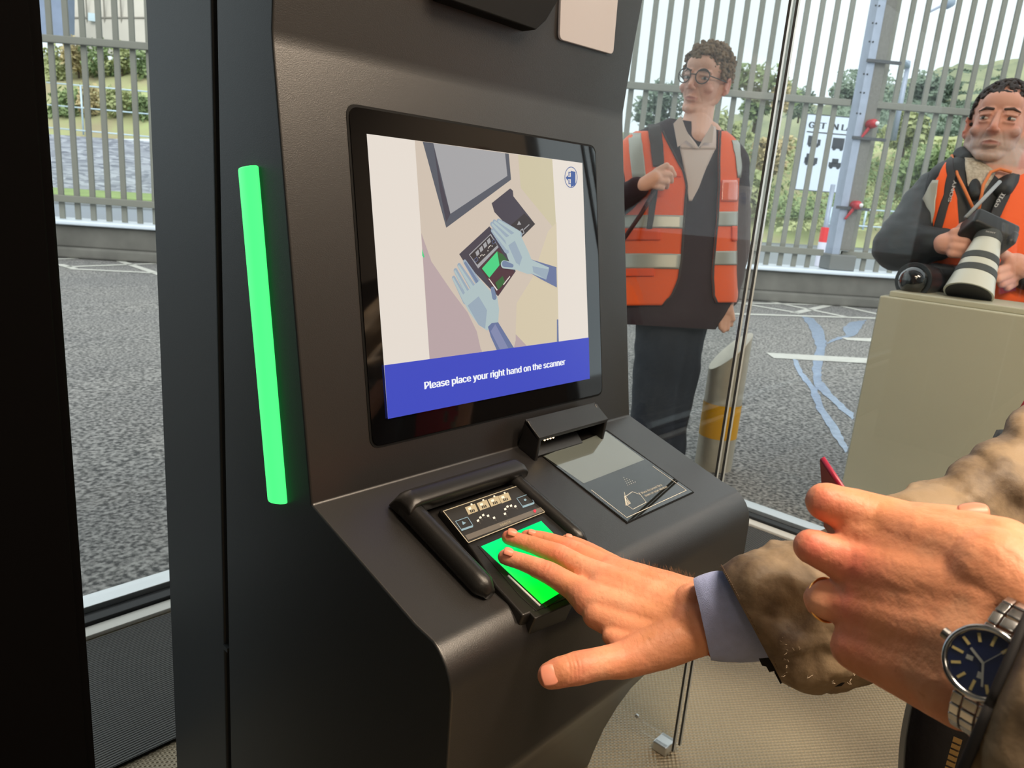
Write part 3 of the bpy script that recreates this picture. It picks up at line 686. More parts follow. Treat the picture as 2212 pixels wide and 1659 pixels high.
# ================================================================ OUTSIDE
GN = Vector((0, 0.0145, 1)).normalized(); GD = GN.dot(Vector((0, 0, -1.0)))
def ong(x, y, off=0.0): return on_plane(x, y, GN, GD + off)
def gz(u, v, off=0.0): return -1.0 - 0.0145 * v + off
M_asph = mat('asphalt', rgb(124, 124, 121), 0.75, bump=0.9, bscale=55, spec=0.35, detail=6)
def asph(t):
    b = t.nodes['Principled BSDF']; tcn = t.nodes.new('ShaderNodeTexCoord')
    n = t.nodes.new('ShaderNodeTexNoise'); n.inputs['Scale'].default_value = 62; n.inputs['Detail'].default_value = 5
    n2 = t.nodes.new('ShaderNodeTexNoise'); n2.inputs['Scale'].default_value = 0.7; n2.inputs['Detail'].default_value = 3
    r = t.nodes.new('ShaderNodeValToRGB'); r.color_ramp.elements[0].position = .38; r.color_ramp.elements[1].position = .64
    r.color_ramp.elements[0].color = rgb(72, 71, 70); r.color_ramp.elements[1].color = rgb(172, 169, 164)
    r2 = t.nodes.new('ShaderNodeValToRGB'); r2.color_ramp.elements[0].position = .35; r2.color_ramp.elements[1].position = .65
    r2.color_ramp.elements[0].color = (.78, .79, .82, 1); r2.color_ramp.elements[1].color = (1, 1, 1, 1)
    mx = t.nodes.new('ShaderNodeMix'); mx.data_type = 'RGBA'; mx.blend_type = 'MULTIPLY'; mx.inputs[0].default_value = 1
    for q in (n, n2): t.links.new(tcn.outputs['Object'], q.inputs['Vector'])
    t.links.new(n.outputs[0], r.inputs[0]); t.links.new(n2.outputs[0], r2.inputs[0])
    t.links.new(r.outputs[0], mx.inputs[6]); t.links.new(r2.outputs[0], mx.inputs[7]); t.links.new(mx.outputs[2], b.inputs['Base Color'])
shade(M_asph, asph)
M_road2 = mat('far_road', rgb(140, 148, 160), 0.35, var=.15, vscale=.5)
M_white = mat('road_paint', rgb(205, 204, 196), 0.6, var=.12, vscale=14)
M_fence = mat('fence_grey', rgb(124, 124, 114), 0.55, 0.0, var=.08, vscale=5)
M_galv = mat('galvanised_steel', rgb(160, 170, 188), 0.45, 0.3, var=.12, vscale=9)
M_conc = mat('weathered_concrete', rgb(112, 110, 104), 0.85, var=.35, vscale=3, bump=.4, bscale=30)
M_cop = mat('white_coping', rgb(214, 224, 235), 0.35)
def slab(u0, u1, v0, v1, off, m, name):
    mb = MB(); mb.poly([(u0, v0, gz(u0, v0, off)), (u1, v0, gz(u1, v0, off)), (u1, v1, gz(u1, v1, off)), (u0, v1, gz(u0, v1, off))]); return mb.build(name, m)
A = ong(140, 558); B = ong(1700, 655); F = (B - A); F.z = 0; F.normalize(); NF = Vector((-F.y, F.x, 0)); FD = NF.dot(A)
def onf(x, y, off=0.0): return on_plane(x, y, NF, FD + off)
# ground: near lot (floor of the setting) and the far road beyond the fence
# the yard stops short of the booth floor
mb = MB()
def gq(pts, mi=0): mb.poly([(u, v, gz(u, v)) for u, v in pts], mi)
gq([(2.44, -12), (40, -12), (40, 60), (2.44, 60)]); gq([(-30, 1.76), (2.44, 1.76), (2.44, 60), (-30, 60)])
struct(mb.build('floor', M_asph)).name = 'floor_yard'
def gpoly(pts, off=0.004, mb=None): 
    mb = mb or MB(); mb.poly([ong(x, y, off) for x, y in pts]); return mb
def gline(mb, a, b, w_):
    P, Q = ong(*a, .004), ong(*b, .004); d = (Q - P).normalized(); s = GN.cross(d) * w_ / 2; mb.poly([P - s, Q - s, Q + s, P + s])
def c5(x, y): return (1540 + x / 2.963, 560 + y / 2.963)
def c7(x, y): return (x / 2.37, y / 2.37)
m = gpoly([c5(*p) for p in [(340, 597), (1100, 638), (1100, 672), (390, 632)]]); tag(m.build('road_line', M_white), 'longer painted white bar on the asphalt between the bollard and the green cabinet', 'road marking', 'white bars on the yard')
m = gpoly([c5(*p) for p in [(820, 500), (1100, 508), (1100, 533), (860, 517)]]); tag(m.build('road_line', M_white), 'shorter painted white bar farther back, partly behind the green cabinet', 'road marking', 'white bars on the yard')
m = MB()
for a, b in [((-700, 262), (1200, 300)), ((-300, 335), (1300, 385)), ((60, 262), (560, 345)), ((310, 258), (870, 372)), ((520, 345), (780, 285)), ((760, 285), (1150, 372)), ((60, 262), (-260, 330)), ((-200, 258), (60, 322))]:
    gline(m, c5(*a), c5(*b), .10)
tag(m.build('hatched_marking', M_white), 'white hatched box painted along the kerb behind the standing people', 'road marking')
m = MB()
for a, b in [((280, 1326), (560, 1318)), ((560, 1318), (850, 1415)), ((300, 1352), (380, 1374)), ((360, 1376), (900, 1402)), ((330, 1366), (900, 1345))]: gline(m, c7(*a), c7(*b), .09)
tag(m.build('hatched_marking', M_white), 'white crossing lines painted by the kerb seen through the left window', 'road marking')
M_wet = mat('wet_trail', rgb(165, 185, 212), 0.16, spec=1.0, var=.25, vscale=30, bump=.6, bscale=60)
def trail(pts, label):
    out = []; random.seed(3)
    P = [c5(*p) for p in pts]
    for i in range(len(P)):
        a, b = P[i], P[(i + 1) % len(P)]
        for k in range(6):
            t = k / 6; out.append((a[0] + (b[0] - a[0]) * t + random.uniform(-2.4, 2.4), a[1] + (b[1] - a[1]) * t + random.uniform(-.6, .6)))
    o = gpoly(out, .003).build('wet_trail', M_wet); tag(o, label, 'wet trail', 'wet trails on the asphalt')
trail([(560, 355), (640, 380), (700, 440), (725, 530), (715, 590), (690, 700), (698, 780), (770, 870), (900, 985), (895, 1030), (770, 920), (650, 810), (635, 700), (660, 560), (620, 440)], 'broad wet trail running down the asphalt from the hatched box')
trail([(715, 545), (790, 498), (850, 490), (830, 440), (880, 400), (980, 388), (955, 430), (905, 492), (800, 515)], 'short wet trail forking right toward the farther white bar')
trail([(500, 620), (540, 650), (575, 725), (665, 830), (715, 960), (800, 1080), (865, 1200), (850, 1240), (740, 1080), (660, 950), (620, 830), (540, 720)], 'narrow wet trail nearest the booth, crossing the longer white bar')
# ---- concrete kerb and fence
sL, sR = -9.0, 16.0
def fpt(s, off, z): p = F * s + NF * (FD + off); return Vector((p.x, p.y, z))
def fz(s): p = fpt(s, 0, 0); return gz(p.x, p.y)
kt = onf(1585, 571).z; ktl = onf(240, 484).z
KH = ((onf(1700, 576).z - fz(onf(1700, 655).dot(F))) + (onf(240, 484).z - fz(onf(240, 560).dot(F)))) / 2
m = MB(); s = fz(sL)
for (o0, o1, h0, h1, mi) in [(0.0, 0.5, 0, KH * .30, 0), (0.06, .5, KH * .28, KH * .88, 0)]:
    P = [fpt(sL, o0, fz(sL) + h0), fpt(sR, o0, fz(sR) + h0), fpt(sR, o0, fz(sR) + h1), fpt(sL, o0, fz(sL) + h1)]
    m.ext(P, NF * (o1 - o0), mi)
kb = m.build('kerb_wall', M_conc, bevel=.03); tag(kb, 'long weathered concrete kerb wall under the tall fence', 'kerb wall')
m = MB(); P = [fpt(sL, -.01, fz(sL) + KH * .88), fpt(sR, -.01, fz(sR) + KH * .88), fpt(sR, -.01, fz(sR) + KH), fpt(sL, -.01, fz(sL) + KH)]; m.ext(P, NF * .55); m.build('coping', M_cop, kb, bevel=.015)
# fence geometry
barz0 = KH
ru = [onf(210, 86), onf(1700, 206)]; rl = [onf(227, 437), onf(1700, 542)]
def rz(s, q):
    a, b = q; sa, sb = a.dot(F), b.dot(F); return a.z + (b.z - a.z) * (s - sa) / (sb - sa)
sp0 = onf(1905, 60).dot(F)
left_b = [onf(c7(x, 0)[0], 3).dot(F) for x in (270, 355, 445, 530, 620, 705)]
pL = (left_b[-1] - left_b[0]) / 5
right_b = [onf(1600 + x / 3.614, 3).dot(F) for x in (1320, 1440, 1560, 1680, 1800, 1920, 2050, 2170)]
pR = (right_b[-1] - right_b[0]) / 7
mid_b = [onf(1600 + x / 3.614, 3).dot(F) for x in (595, 715, 845, 955)]
pM = (mid_b[-1] - mid_b[0]) / 3
BARMESH = {}
def section(name, label, xs, s_lo, s_hi):
    t = thing('security_fence', label, 'fence', 'tall grey security fence')
    t.name = 'security_fence'
    for q, nm in ((ru, 'rail'), (rl, 'rail')):
        m = MB(); P = [fpt(s_lo, .17, rz(s_lo, q) - .04), fpt(s_hi, .17, rz(s_hi, q) - .04), fpt(s_hi, .17, rz(s_hi, q) + .04), fpt(s_lo, .17, rz(s_lo, q) + .04)]
        m.ext(P, NF * .05); m.build(nm, M_fence, t, bevel=.008)
    first = None
    for x in xs:
        b0 = fpt(x, .245, fz(x) + KH - .01)
        if first is None:
            m = MB(); h = 4.1; m.box((0, 0, h / 2), (.064, .03, h), (F, NF, Z1)); first = m.build('bar', M_fence, t, bevel=.006); first.location = b0
        else:
            c = first.copy(); C.objects.link(c); c.parent = t; c.location = b0
    return t
section('a', 'tall grey barred fence section seen through the left window', [left_b[0] + pL * k for k in range(-3, 10)], left_b[0] - pL * 3.5, left_b[0] + pL * 9.5)
xs = [mid_b[-1] - pM * k for k in range(0, 23) ]
section('b', 'tall grey barred fence section behind the man with curly hair', xs[:16][::-1], xs[15] - .1, sp0 - .12)
section('c', 'tall grey barred fence section right of the steel post, behind the photographer', [right_b[0] + pR * k for k in range(-1, 12)], sp0 + .12, right_b[0] + pR * 11.5)
# post
t = thing('fence_post', 'heavy galvanised steel fence post with two red lamps', 'post')
m = MB(); c = fpt(sp0, .20, fz(sp0) + KH + 1.6); m.box(c, (.10, .20, 3.3), (F, NF, Z1)); m.build('post_body', M_galv, t, bevel=.008)
m = MB(); c2 = fpt(sp0 + .115, .19, fz(sp0) + KH + 1.75); m.box(c2, (.15, .14, 3.0), (F, NF, Z1)); m.build('cable_tray', mat('grey_tray', rgb(120, 118, 112), .6, var=.2, vscale=40), t, bevel=.006)
m = MB(); c3 = fpt(sp0 + .09, .2, fz(sp0) + KH + .10); m.box(c3, (.34, .30, .2), (F, NF, Z1)); m.build('base_box', mat('post_base', rgb(112, 114, 112), .6), t, bevel=.02)
m = MB()
for yy in (12, 50, 90, 160, 200, 245):
    q = onf(1898 - yy * .175, yy, .095)
    for dx in (-.022, .022): m.ell(fpt(q.dot(F) - .0 + dx, .097, q.z), .011, seg=10, rings=6)
m.build('bolts', mat('dark_bolts', rgb(60, 62, 66), .4, .5), t)['kind'] = 'stuff'
M_redl = mat('red_lamp_plastic', rgb(176, 36, 46), 0.35)
for yy, xx in ((268, 1881), (443, 1847)):
    q = onf(xx, yy, .08); s_ = q.dot(F)
    m = MB(); m.cap_(fpt(s_, .10, q.z), fpt(s_, .02, q.z), .055, .055, 14); m.cap_(fpt(s_ - .03, .06, q.z - .06), fpt(s_ - .09, .08, q.z - .17), .022, .014, 8)
    o = m.build('red_lamp', M_redl, t, smooth=True)
    m = MB(); m.ell(fpt(s_ + .02, -.03, q.z), .026, seg=10, rings=8); m.build('lens', mat('lamp_lens', rgb(225, 222, 220), .2), o, smooth=True)
for yy, xx in ((131, 1895), (298, 1863), (449, 1828)):
    q = onf(xx, yy, .05); s_ = q.dot(F) + .1
    m = MB(); m.box(fpt(s_, .08, q.z), (.42, .03, .035), (F, NF, Z1)); m.build('clamp', mat('dark_clamp', rgb(70, 72, 76), .5), t)
# ---- bollard
t = thing('bollard', 'brushed steel bollard with slanted top and yellow band, outside the window', 'bollard')
c = at(1561, 870, 2.98); r = .0745; n = 40; m = MB(); bz = gz(c.x, c.y); topc = at(1572, 752, 2.98).z
side = Vector((0.68, -0.73, 0)).normalized()
vs = []; fs = []
for k in range(n):
    a = 2 * PI * k / n; d = Vector((math.cos(a), math.sin(a), 0)) * r; vs.append((c.x + d.x, c.y + d.y, bz))
for k in range(n):
    a = 2 * PI * k / n; d = Vector((math.cos(a), math.sin(a), 0)) * r; vs.append((c.x + d.x, c.y + d.y, topc + d.dot(side) * 1.05))
fs = [(k, (k + 1) % n, n + (k + 1) % n, n + k) for k in range(n)] + [tuple(range(n, 2 * n))]
m.add(vs, fs); m.build('tube', mat('brushed_steel', rgb(214, 206, 188), .38, .55, var=.15, vscale=20), t, bevel=.003)
z0_ = at(1555, 945, 2.98).z; z1_ = at(1562, 868, 2.98).z
m = MB(); m.tube([(c.x, c.y, z0_), (c.x, c.y, z1_)], r + .0012, 40, cap=False); m.build('yellow_band', mat('yellow_tape', rgb(222, 165, 20), .45), t, smooth=True)
# ---- pale green cabinet just outside the right window
M_cab = mat('pale_green_cabinet_paint', rgb(186, 184, 164), 0.42, var=.05, vscale=3, bump=.1, bscale=200)
t = thing('equipment_cabinet', 'pale green metal equipment cabinet outside the window in front of the photographer', 'cabinet')
ztop = onx(1900, 638, 2.44).z; vl = onx(1900, 638, 2.44).y; vr = -0.25; zb = gz(2.6, .4)
MB().box((2.57, (vl + vr) / 2, (ztop + zb) / 2), (.26, vl - vr, ztop - zb)).build('housing', M_cab, t, bevel=.006, bseg=3)
MB().box((2.575, (vl + vr) / 2 - .006, ztop + .008), (.235, vl - vr - .03, .018)).build('lid', M_cab, t, bevel=.004)
# ---- grass bank, hill, trees on the right
M_grass = mat('grass_bank', rgb(176, 190, 132), .9, col2=rgb(168, 158, 128), vscale=.55, bump=.6, bscale=6, spec=.1)  # grass and hill colours lightened to paint in distance haze
M_hill = mat('scrub_hill', rgb(166, 170, 136), .9, col2=rgb(128, 138, 114), vscale=.18, bump=1, bscale=2, spec=.1)
def terrain(name, pxs, d0, d1, y_base, mname, rough=.4, n=60, rows=16):
    """a real sloping surface from the near foot line up to the skyline"""
    vs = []; fs = []
    for i in range(n + 1):
        t = i / n; x = pxs[0][0] + (pxs[-1][0] - pxs[0][0]) * t
        for (xa, ya), (xb, yb) in zip(pxs[:-1], pxs[1:]):
            if xa <= x <= xb: yt = ya + (yb - ya) * (x - xa) / (xb - xa)
        yb_ = y_base[0] + (y_base[1] - y_base[0]) * t
        P = at(x, yb_, d0); Q = at(x, yt, d1)
        for j in range(rows + 1):
            s = j / rows; p = P.lerp(Q, s); p.z = P.z + (Q.z - P.z) * (s ** .85)
            nz_ = noise.fractal(Vector((p.x * .22, p.y * .22, 3.1)), 1.0, 2.0, 4) * rough * min(1, s * 3)
            vs.append(p + Z1 * nz_)
    for i in range(n):
        for j in range(rows):
            a = i * (rows + 1) + j; fs.append((a, a + rows + 1, a + rows + 2, a + 1))
    return MB().add(vs, fs).build(name, mname, smooth=True)
bank = terrain('grass_bank', [(1330, 300), (1500, 310), (1700, 320), (1900, 300), (2300, 290)], 32, 44, (505, 560), M_grass)
struct(bank)
hill = terrain('hill', [(1300, 300), (1600, 255), (1850, 205), (1950, 178), (2040, 150), (2120, 136), (2300, 95)], 46, 85, (370, 400), M_hill, rough=1.6, n=90)
struct(hill)
slope_l = terrain('planted_bank', [(60, 120), (340, 130)], 24.6, 30, (300, 300), M_grass, rough=.3); struct(slope_l)
# far road band beyond the fence
mb = MB(); P = [fpt(-12, 1.0, 0), fpt(22, 1.0, 0), fpt(30, 26, 0), fpt(-20, 26, 0)]
mb.poly([(p.x, p.y, gz(p.x, p.y, .012)) for p in P]); struct(mb.build('floor', M_road2)).name = 'floor_far_road'
M_leaf = [mat('leaves_green', rgb(150, 168, 118), .8, col2=rgb(112, 132, 90), vscale=2.0, spec=.15), mat('leaves_pale', rgb(186, 192, 140), .8, col2=rgb(146, 156, 108), vscale=2.0, spec=.15),  # leaf colours paled to carry the haze and glare over them
          mat('leaves_autumn', rgb(204, 186, 142), .8, col2=rgb(170, 160, 118), vscale=2.0, spec=.15), mat('leaves_dark', rgb(138, 154, 134), .8, col2=rgb(108, 124, 110), vscale=1.5, spec=.15)]
M_bark = mat('bark', rgb(92, 80, 66), .9)
def crown(mb, c, rx, rz_, nleaf, ls, seed):
    rnd = random.Random(seed); c = Vector(c)
    lobes = [(c + Vector((rnd.uniform(-.6, .6) * rx, rnd.uniform(-.6, .6) * rx, rnd.uniform(-.55, .6) * rz_)), rnd.uniform(.35, .6)) for _ in range(9)]
    for _ in range(nleaf):
        lc, lr = rnd.choice(lobes); d = Vector((rnd.gauss(0, 1), rnd.gauss(0, 1), rnd.gauss(0, 1))).normalized() * rnd.uniform(.6, 1.05)
        p = lc + Vector((d.x * rx * lr, d.y * rx * lr, d.z * rz_ * lr))
        a = Vector((rnd.uniform(-1, 1), rnd.uniform(-1, 1), rnd.uniform(-1, 1))).normalized(); b = a.orthogonal().normalized(); s = ls * rnd.uniform(.6, 1.4)
        mb.poly([p - a * s, p + b * s * .6, p + a * s, p - b * s * .6])
def bush(x, y, d, rpx, hpx, k, label, cat, name, seed, trunk=True, nl=1100, group=None):
    c = at(x, y, d); rx = rpx * d / FPX; rz_ = hpx * d / FPX
    t = thing(name, label, cat, group)
    m = MB(); crown(m, c, rx, rz_, nl, rx * .11 + .02, seed); m.build('foliage', M_leaf[k], t, fix=False)
    m = MB(); m.tube([c - Z1 * (rz_ * 1.3), c - Z1 * rz_ * .3, c + Z1 * rz_ * .3], [rx * .07, rx * .05, rx * .02], 8); m.build('stem', M_bark, t, smooth=True)
    return t
G1 = 'trees and shrubs beyond the fence'
bush(1640, 205, 42, 70, 62, 0, 'green tree between the curly haired man and the sign, against the sky', 'tree', 'tree', 1, group=G1)
bush(1690, 215, 40, 26, 52, 2, 'small autumn brown tree just left of the traffic sign', 'tree', 'tree', 2, group=G1)
bush(1420, 240, 38, 60, 58, 3, 'bushy tree beside the upper edge of the kiosk, left of the curly haired man', 'tree', 'tree', 3, group=G1)
bush(1545, 300, 36, 70, 60, 1, 'pale shrub right behind the shoulder of the curly haired man', 'shrub', 'shrub', 4, group=G1)
bush(1730, 225, 50, 34, 30, 3, 'distant dark tree above the traffic sign', 'tree', 'tree', 5, group=G1)
bush(1840, 205, 60, 48, 28, 3, 'distant dark trees left of the steel fence post', 'tree', 'tree', 6, group=G1)
bush(1660, 330, 35, 46, 50, 2, 'rusty brown shrub below the rail, left of the traffic sign', 'shrub', 'shrub', 7, group=G1)
bush(1620, 420, 33, 60, 50, 1, 'pale yellow green shrub low on the bank, left of the traffic sign', 'shrub', 'shrub', 8, group=G1)
bush(1960, 280, 36, 58, 44, 1, 'pale green shrub under the rail beside the photographer', 'shrub', 'shrub', 9, group=G1)
bush(1990, 370, 34, 62, 46, 0, 'green shrub on the bank above the shoulder of the photographer', 'shrub', 'shrub', 10, group=G1)
bush(2020, 195, 62, 60, 26, 3, 'dark scrub clump on the hill crest left of the photographer', 'shrub', 'shrub', 11, group=G1)
bush(1920, 235, 58, 50, 24, 3, 'dark scrub clump low on the hill just right of the steel post', 'shrub', 'shrub', 12, group=G1)
def scatter(name, mi, n, x0, x1, ytop, ybot, d0, d1, ls, label, seed):
    rnd = random.Random(seed); m = MB(); cl = [(rnd.uniform(x0, x1), rnd.random()) for _ in range(60)]
    for _ in range(n):
        cx_, cs = rnd.choice(cl); s = max(.02, min(.98, cs + rnd.gauss(0, .10))); x = cx_ + rnd.gauss(0, (x1 - x0) * .03); d = d0 + (d1 - d0) * s; p = at(x, ybot + (ytop - ybot) * s, d)
        a = Vector((rnd.uniform(-1, 1), rnd.uniform(-1, 1), rnd.uniform(-1, 1))).normalized(); b = a.orthogonal().normalized(); z = ls * rnd.uniform(.5, 1.4)
        m.poly([p - a * z, p + b * z * .6, p + a * z, p - b * z * .6])
    o = m.build(name, M_leaf[mi], fix=False); tag(o, label, 'undergrowth', kind='stuff')
scatter('undergrowth', 1, 14000, 1340, 2230, 300, 500, 31.0, 42, .12, 'pale leafy undergrowth covering the grass bank', 51)
scatter('undergrowth', 0, 9000, 1400, 2230, 310, 470, 32.0, 41, .12, 'green low scrub scattered over the grass bank', 52)
scatter('undergrowth', 3, 9000, 1800, 2230, 150, 290, 45.5, 78, .26, 'dark scrub on the slope of the hill', 53)
# ---- traffic sign
t = thing('traffic_sign', 'large white traffic sign with black vehicle symbols, seen through the fence bars', 'sign')
D_ = 18.0; sc_ = D_ / FPX
pc = [at(1741, 250, D_), at(1872, 228, D_), at(1846, 408, D_), at(1716, 410, D_)]
o_ = pc[3]; xd = (at(1826, 410, D_) - at(1716, 410, D_)).normalized(); xd.z = 0; xd.normalize(); bn = xd.cross(Z1)
W_ = (pc[2] - pc[3]).length * 1.02; H_ = pc[0].z - pc[3].z
def sg(a, b, off=0.0): return o_ + xd * (a * W_) + Z1 * (b * H_) - bn * 0 + bn * off
if bn.dot(o_) > 0: bn = -bn
m = MB(); m.ext([sg(0, 0), sg(1, 0), sg(1, 1), sg(0, 1)], -bn * .03); board = m.build('board', mat('sign_white', rgb(214, 226, 240), .4), t)
m = MB(); e = .004
def sr(a0, b0, a1, b1): m.poly([sg(a0, b0, e), sg(a1, b0, e), sg(a1, b1, e), sg(a0, b1, e)])
for a0, b0, a1, b1 in [(.0, .0, 1, .012), (0, .988, 1, 1), (0, 0, .012, 1), (.988, 0, 1, 1), (.04, .76, .96, .775)]: sr(a0, b0, a1, b1)
put_text(m, 'GET IN LANE', sg(.06, .82, e), xd, Z1, .11 * H_, width=.88 * W_, bold=.03)
def ell2(cx, cy, r):
    m.poly([sg(cx + r * math.cos(k * PI / 8), cy + r * math.sin(k * PI / 8) * W_ / H_, e) for k in range(16)])
for (a, b, kind) in [(.08, .60, 0), (.08, .36, 1), (.48, .58, 2), (.48, .34, 3), (.74, .60, 0), (.74, .34, 1)]:
    if kind == 0: sr(a, b, a + .15, b + .12); sr(a + .16, b, a + .21, b + .08)
    elif kind == 1: sr(a, b, a + .21, b + .08); sr(a + .02, b, a + .14, b + .13)
    elif kind == 2: sr(a, b, a + .19, b + .14)
    else: sr(a, b, a + .20, b + .06); sr(a + .045, b + .04, a + .15, b + .11)
    ell2(a + .045, b, .030); ell2(a + .16, b, .030)
m.build('lettering', mat('sign_black', rgb(48, 52, 60), .5), board, fix=False)
q = at(1768, 575, D_); m = MB(); m.tube([Vector((q.x, q.y, q.z)), Vector((q.x, q.y, sg(0, .1).z))] , .055, 12); m.build('pole', M_galv, t, smooth=True)
m = MB(); z1_ = at(1770, 490, D_).z; z2_ = at(1768, 522, D_).z
m.tube([(q.x, q.y, q.z), (q.x, q.y, z2_)], .10, 14, 0); m.tube([(q.x, q.y, z2_), (q.x, q.y, z1_)], .10, 14, 1); m.build('marker_sleeve', [mat('white_sleeve', rgb(222, 222, 235), .4), mat('red_sleeve', rgb(226, 40, 44), .4)], t, smooth=False)
m.v and None
# ---- street lights
def lamp_post(xb, yb, xt, yt, d, label, arm, w_=.09):
    t = thing('street_light', label, 'street light', 'street lights beyond the fence'); a = at(xb, yb, d); b = at(xt, yt, d); a = Vector((b.x, b.y, a.z))
    m = MB(); m.tube([a, b], [w_, w_ * .7], 10); m.build('pole', M_galv, t, smooth=True)
    if arm:
        p1 = at(arm[0], arm[1], d); p2 = at(arm[2], arm[3], d); m = MB(); m.tube([b, p1], w_ * .4, 8); m.build('arm', M_galv, t)
        m = MB(); m.tube([p1, p1.lerp(p2, .3), p1.lerp(p2, .75), p2], [w_ * .8, w_ * 1.9, w_ * 1.9, w_ * .6], 10); m.build('lamp_head', mat('lamp_grey', rgb(150, 165, 180), .4), t, smooth=True)
lamp_post(1930, 470, 2003, 28, 22, 'tall street light with arm and lamp head above the photographer', (2035, 12, 2062, -2))
lamp_post(1940, 300, 1963, 132, 34, 'smaller street light between the fence bars right of the post', (1958, 136, 1952, 142), .14)
lamp_post(1675, 330, 1703, 130, 30, 'plain pole beside the autumn tree', None, .11)
lamp_post(1850, 235, 1857, 147, 40, 'thin distant pole left of the steel fence post', None, .06)
# ---- white railings
def railing(x0, y0, x1, y1, d, rails, posts, label, mt, zdrop=None):
    t = thing('railing', label, 'railing', 'railings beyond the fence'); 
    for dy in rails:
        m = MB(); m.tube([at(x0, y0 + dy, d), at(x1, y1 + dy, d)], .022, 8); m.build('rail', mt, t, smooth=True)
    for x in posts:
        f_ = (x - x0) / (x1 - x0); y = y0 + (y1 - y0) * f_; m = MB(); a = at(x, y, d); b = at(x - .0, y + rails[-1] + 8, d); m.tube([a, Vector((a.x, a.y, b.z))], .03, 8); m.build('post', mt, t, smooth=True)
M_wrail = mat('pale_rail', rgb(200, 220, 232), .4, .2)
railing(100, 178, 340, 200, 24.2, (0, 48, 97), (174, 330), 'pale three bar railing on the stone wall seen through the left window', M_wrail)
railing(1790, 448, 2050, 464, 24, (0, 36), (1797, 1810, 1822, 1835, 1860, 1872, 1886), 'pale railing low on the bank at the foot of the steel post', M_wrail)
# ---- stone wall, building and concrete wall on the left
M_stone = mat('stacked_stone', rgb(150, 154, 166), .9)
def stone(t):
    b = t.nodes['Principled BSDF']; tcn = t.nodes.new('ShaderNodeTexCoord'); mp = t.nodes.new('ShaderNodeMapping'); mp.inputs['Scale'].default_value = (4, 4, 26)
    v = t.nodes.new('ShaderNodeTexVoronoi'); v.inputs['Scale'].default_value = 1.0; r = t.nodes.new('ShaderNodeValToRGB')
    r.color_ramp.elements[0].color = rgb(112, 116, 128); r.color_ramp.elements[1].color = rgb(190, 194, 204)
    t.links.new(tcn.outputs['Object'], mp.inputs[0]); t.links.new(mp.outputs[0], v.inputs['Vector']); t.links.new(v.outputs['Color'], r.inputs[0]); t.links.new(r.outputs[0], b.inputs['Base Color'])
    n = t.nodes.new('ShaderNodeBump'); n.inputs['Strength'].default_value = .6; t.links.new(v.outputs['Distance'], n.inputs['Height']); t.links.new(n.outputs[0], b.inputs['Normal'])
shade(M_stone, stone)
a = at(40, 285, 24); b = at(360, 308, 24); c = at(360, 425, 24); e_ = at(40, 400, 24)
m = MB(); m.ext([a, b, c, e_], (a.normalized() * .0 + Vector((.3, .35, 0)))); tag(m.build('stone_wall', M_stone), 'low stacked stone wall seen through the left window', 'wall')
m = MB(); a2 = at(40, 400, 23.9); b2 = at(360, 420, 23.9); c2 = at(360, 434, 22.5); d2 = at(40, 414, 22.5); m.ext([a2, b2, c2, d2], (0, 0, -.1)); struct(m.build('verge', mat('verge_grass', rgb(150, 172, 110), .9, var=.2, vscale=3)))
m = MB(); m.ext([at(150, -60, 31), at(345, -60, 31), at(345, 125, 31), at(150, 110, 31)], Vector((.4, .5, 0)))
cw = m.build('concrete_abutment', mat('cream_concrete', rgb(214, 208, 196), .85, var=.14, vscale=.8)); tag(cw, 'cream panelled concrete wall high beyond the left window', 'wall')
m = MB()
for x in (188, 226, 262): m.box(at(x, 40, 30.98), (.05, .05, 4), mi=0)
m.box(at(250, 38, 30.97), (6, .05, .05), (ray(340, 0) - ray(150, 0)).normalized() and (Vector((ray(340, 0) - ray(150, 0)).normalized()), NF, Z1)); m.build('panel_joints', mat('joint_grey', rgb(150, 145, 135), .9), cw)
m = MB(); m.ext([at(60, -60, 28), at(146, -60, 28), at(146, 82, 28), at(60, 80, 28)], Vector((.4, .5, 0))); bl = m.build('grey_building', mat('slate_cladding', rgb(132, 146, 170), .7, var=.15, vscale=2)); tag(bl, 'blue grey clad building at the top of the left window', 'building')
m = MB(); m.ext([at(192, 28, 30.9), at(208, 30, 30.9), at(208, 47, 30.9), at(192, 45, 30.9)], Vector((-.05, -.05, 0))); m.build('notice', mat('pale_notice', rgb(200, 220, 228), .5), cw)
G2 = 'shrubs on the bank seen through the left window'
for i, (x, y, k, lb) in enumerate([(120, 140, 1, 'pale shrub at the left end of the bank, beside the black cabinet'), (168, 125, 2, 'brownish shrub on the bank below the grey building'), (215, 130, 0, 'green shrub on the bank in the middle of the left window'), (262, 135, 1, 'pale green shrub on the bank right of the middle of the left window'), (310, 150, 0, 'green shrub at the right end of the bank, beside the kiosk column'),
        (140, 225, 0, 'low green shrub behind the railing near the black cabinet'), (205, 225, 2, 'low brownish shrub behind the middle of the railing'), (262, 225, 1, 'low pale shrub behind the railing right of its post'), (315, 235, 0, 'low green shrub behind the railing beside the kiosk column')]):
    bush(x, y, 25.5 + (0 if y > 200 else 2.5), 36, 42, k, lb, 'shrub', 'shrub', 30 + i, group=G2, nl=700)
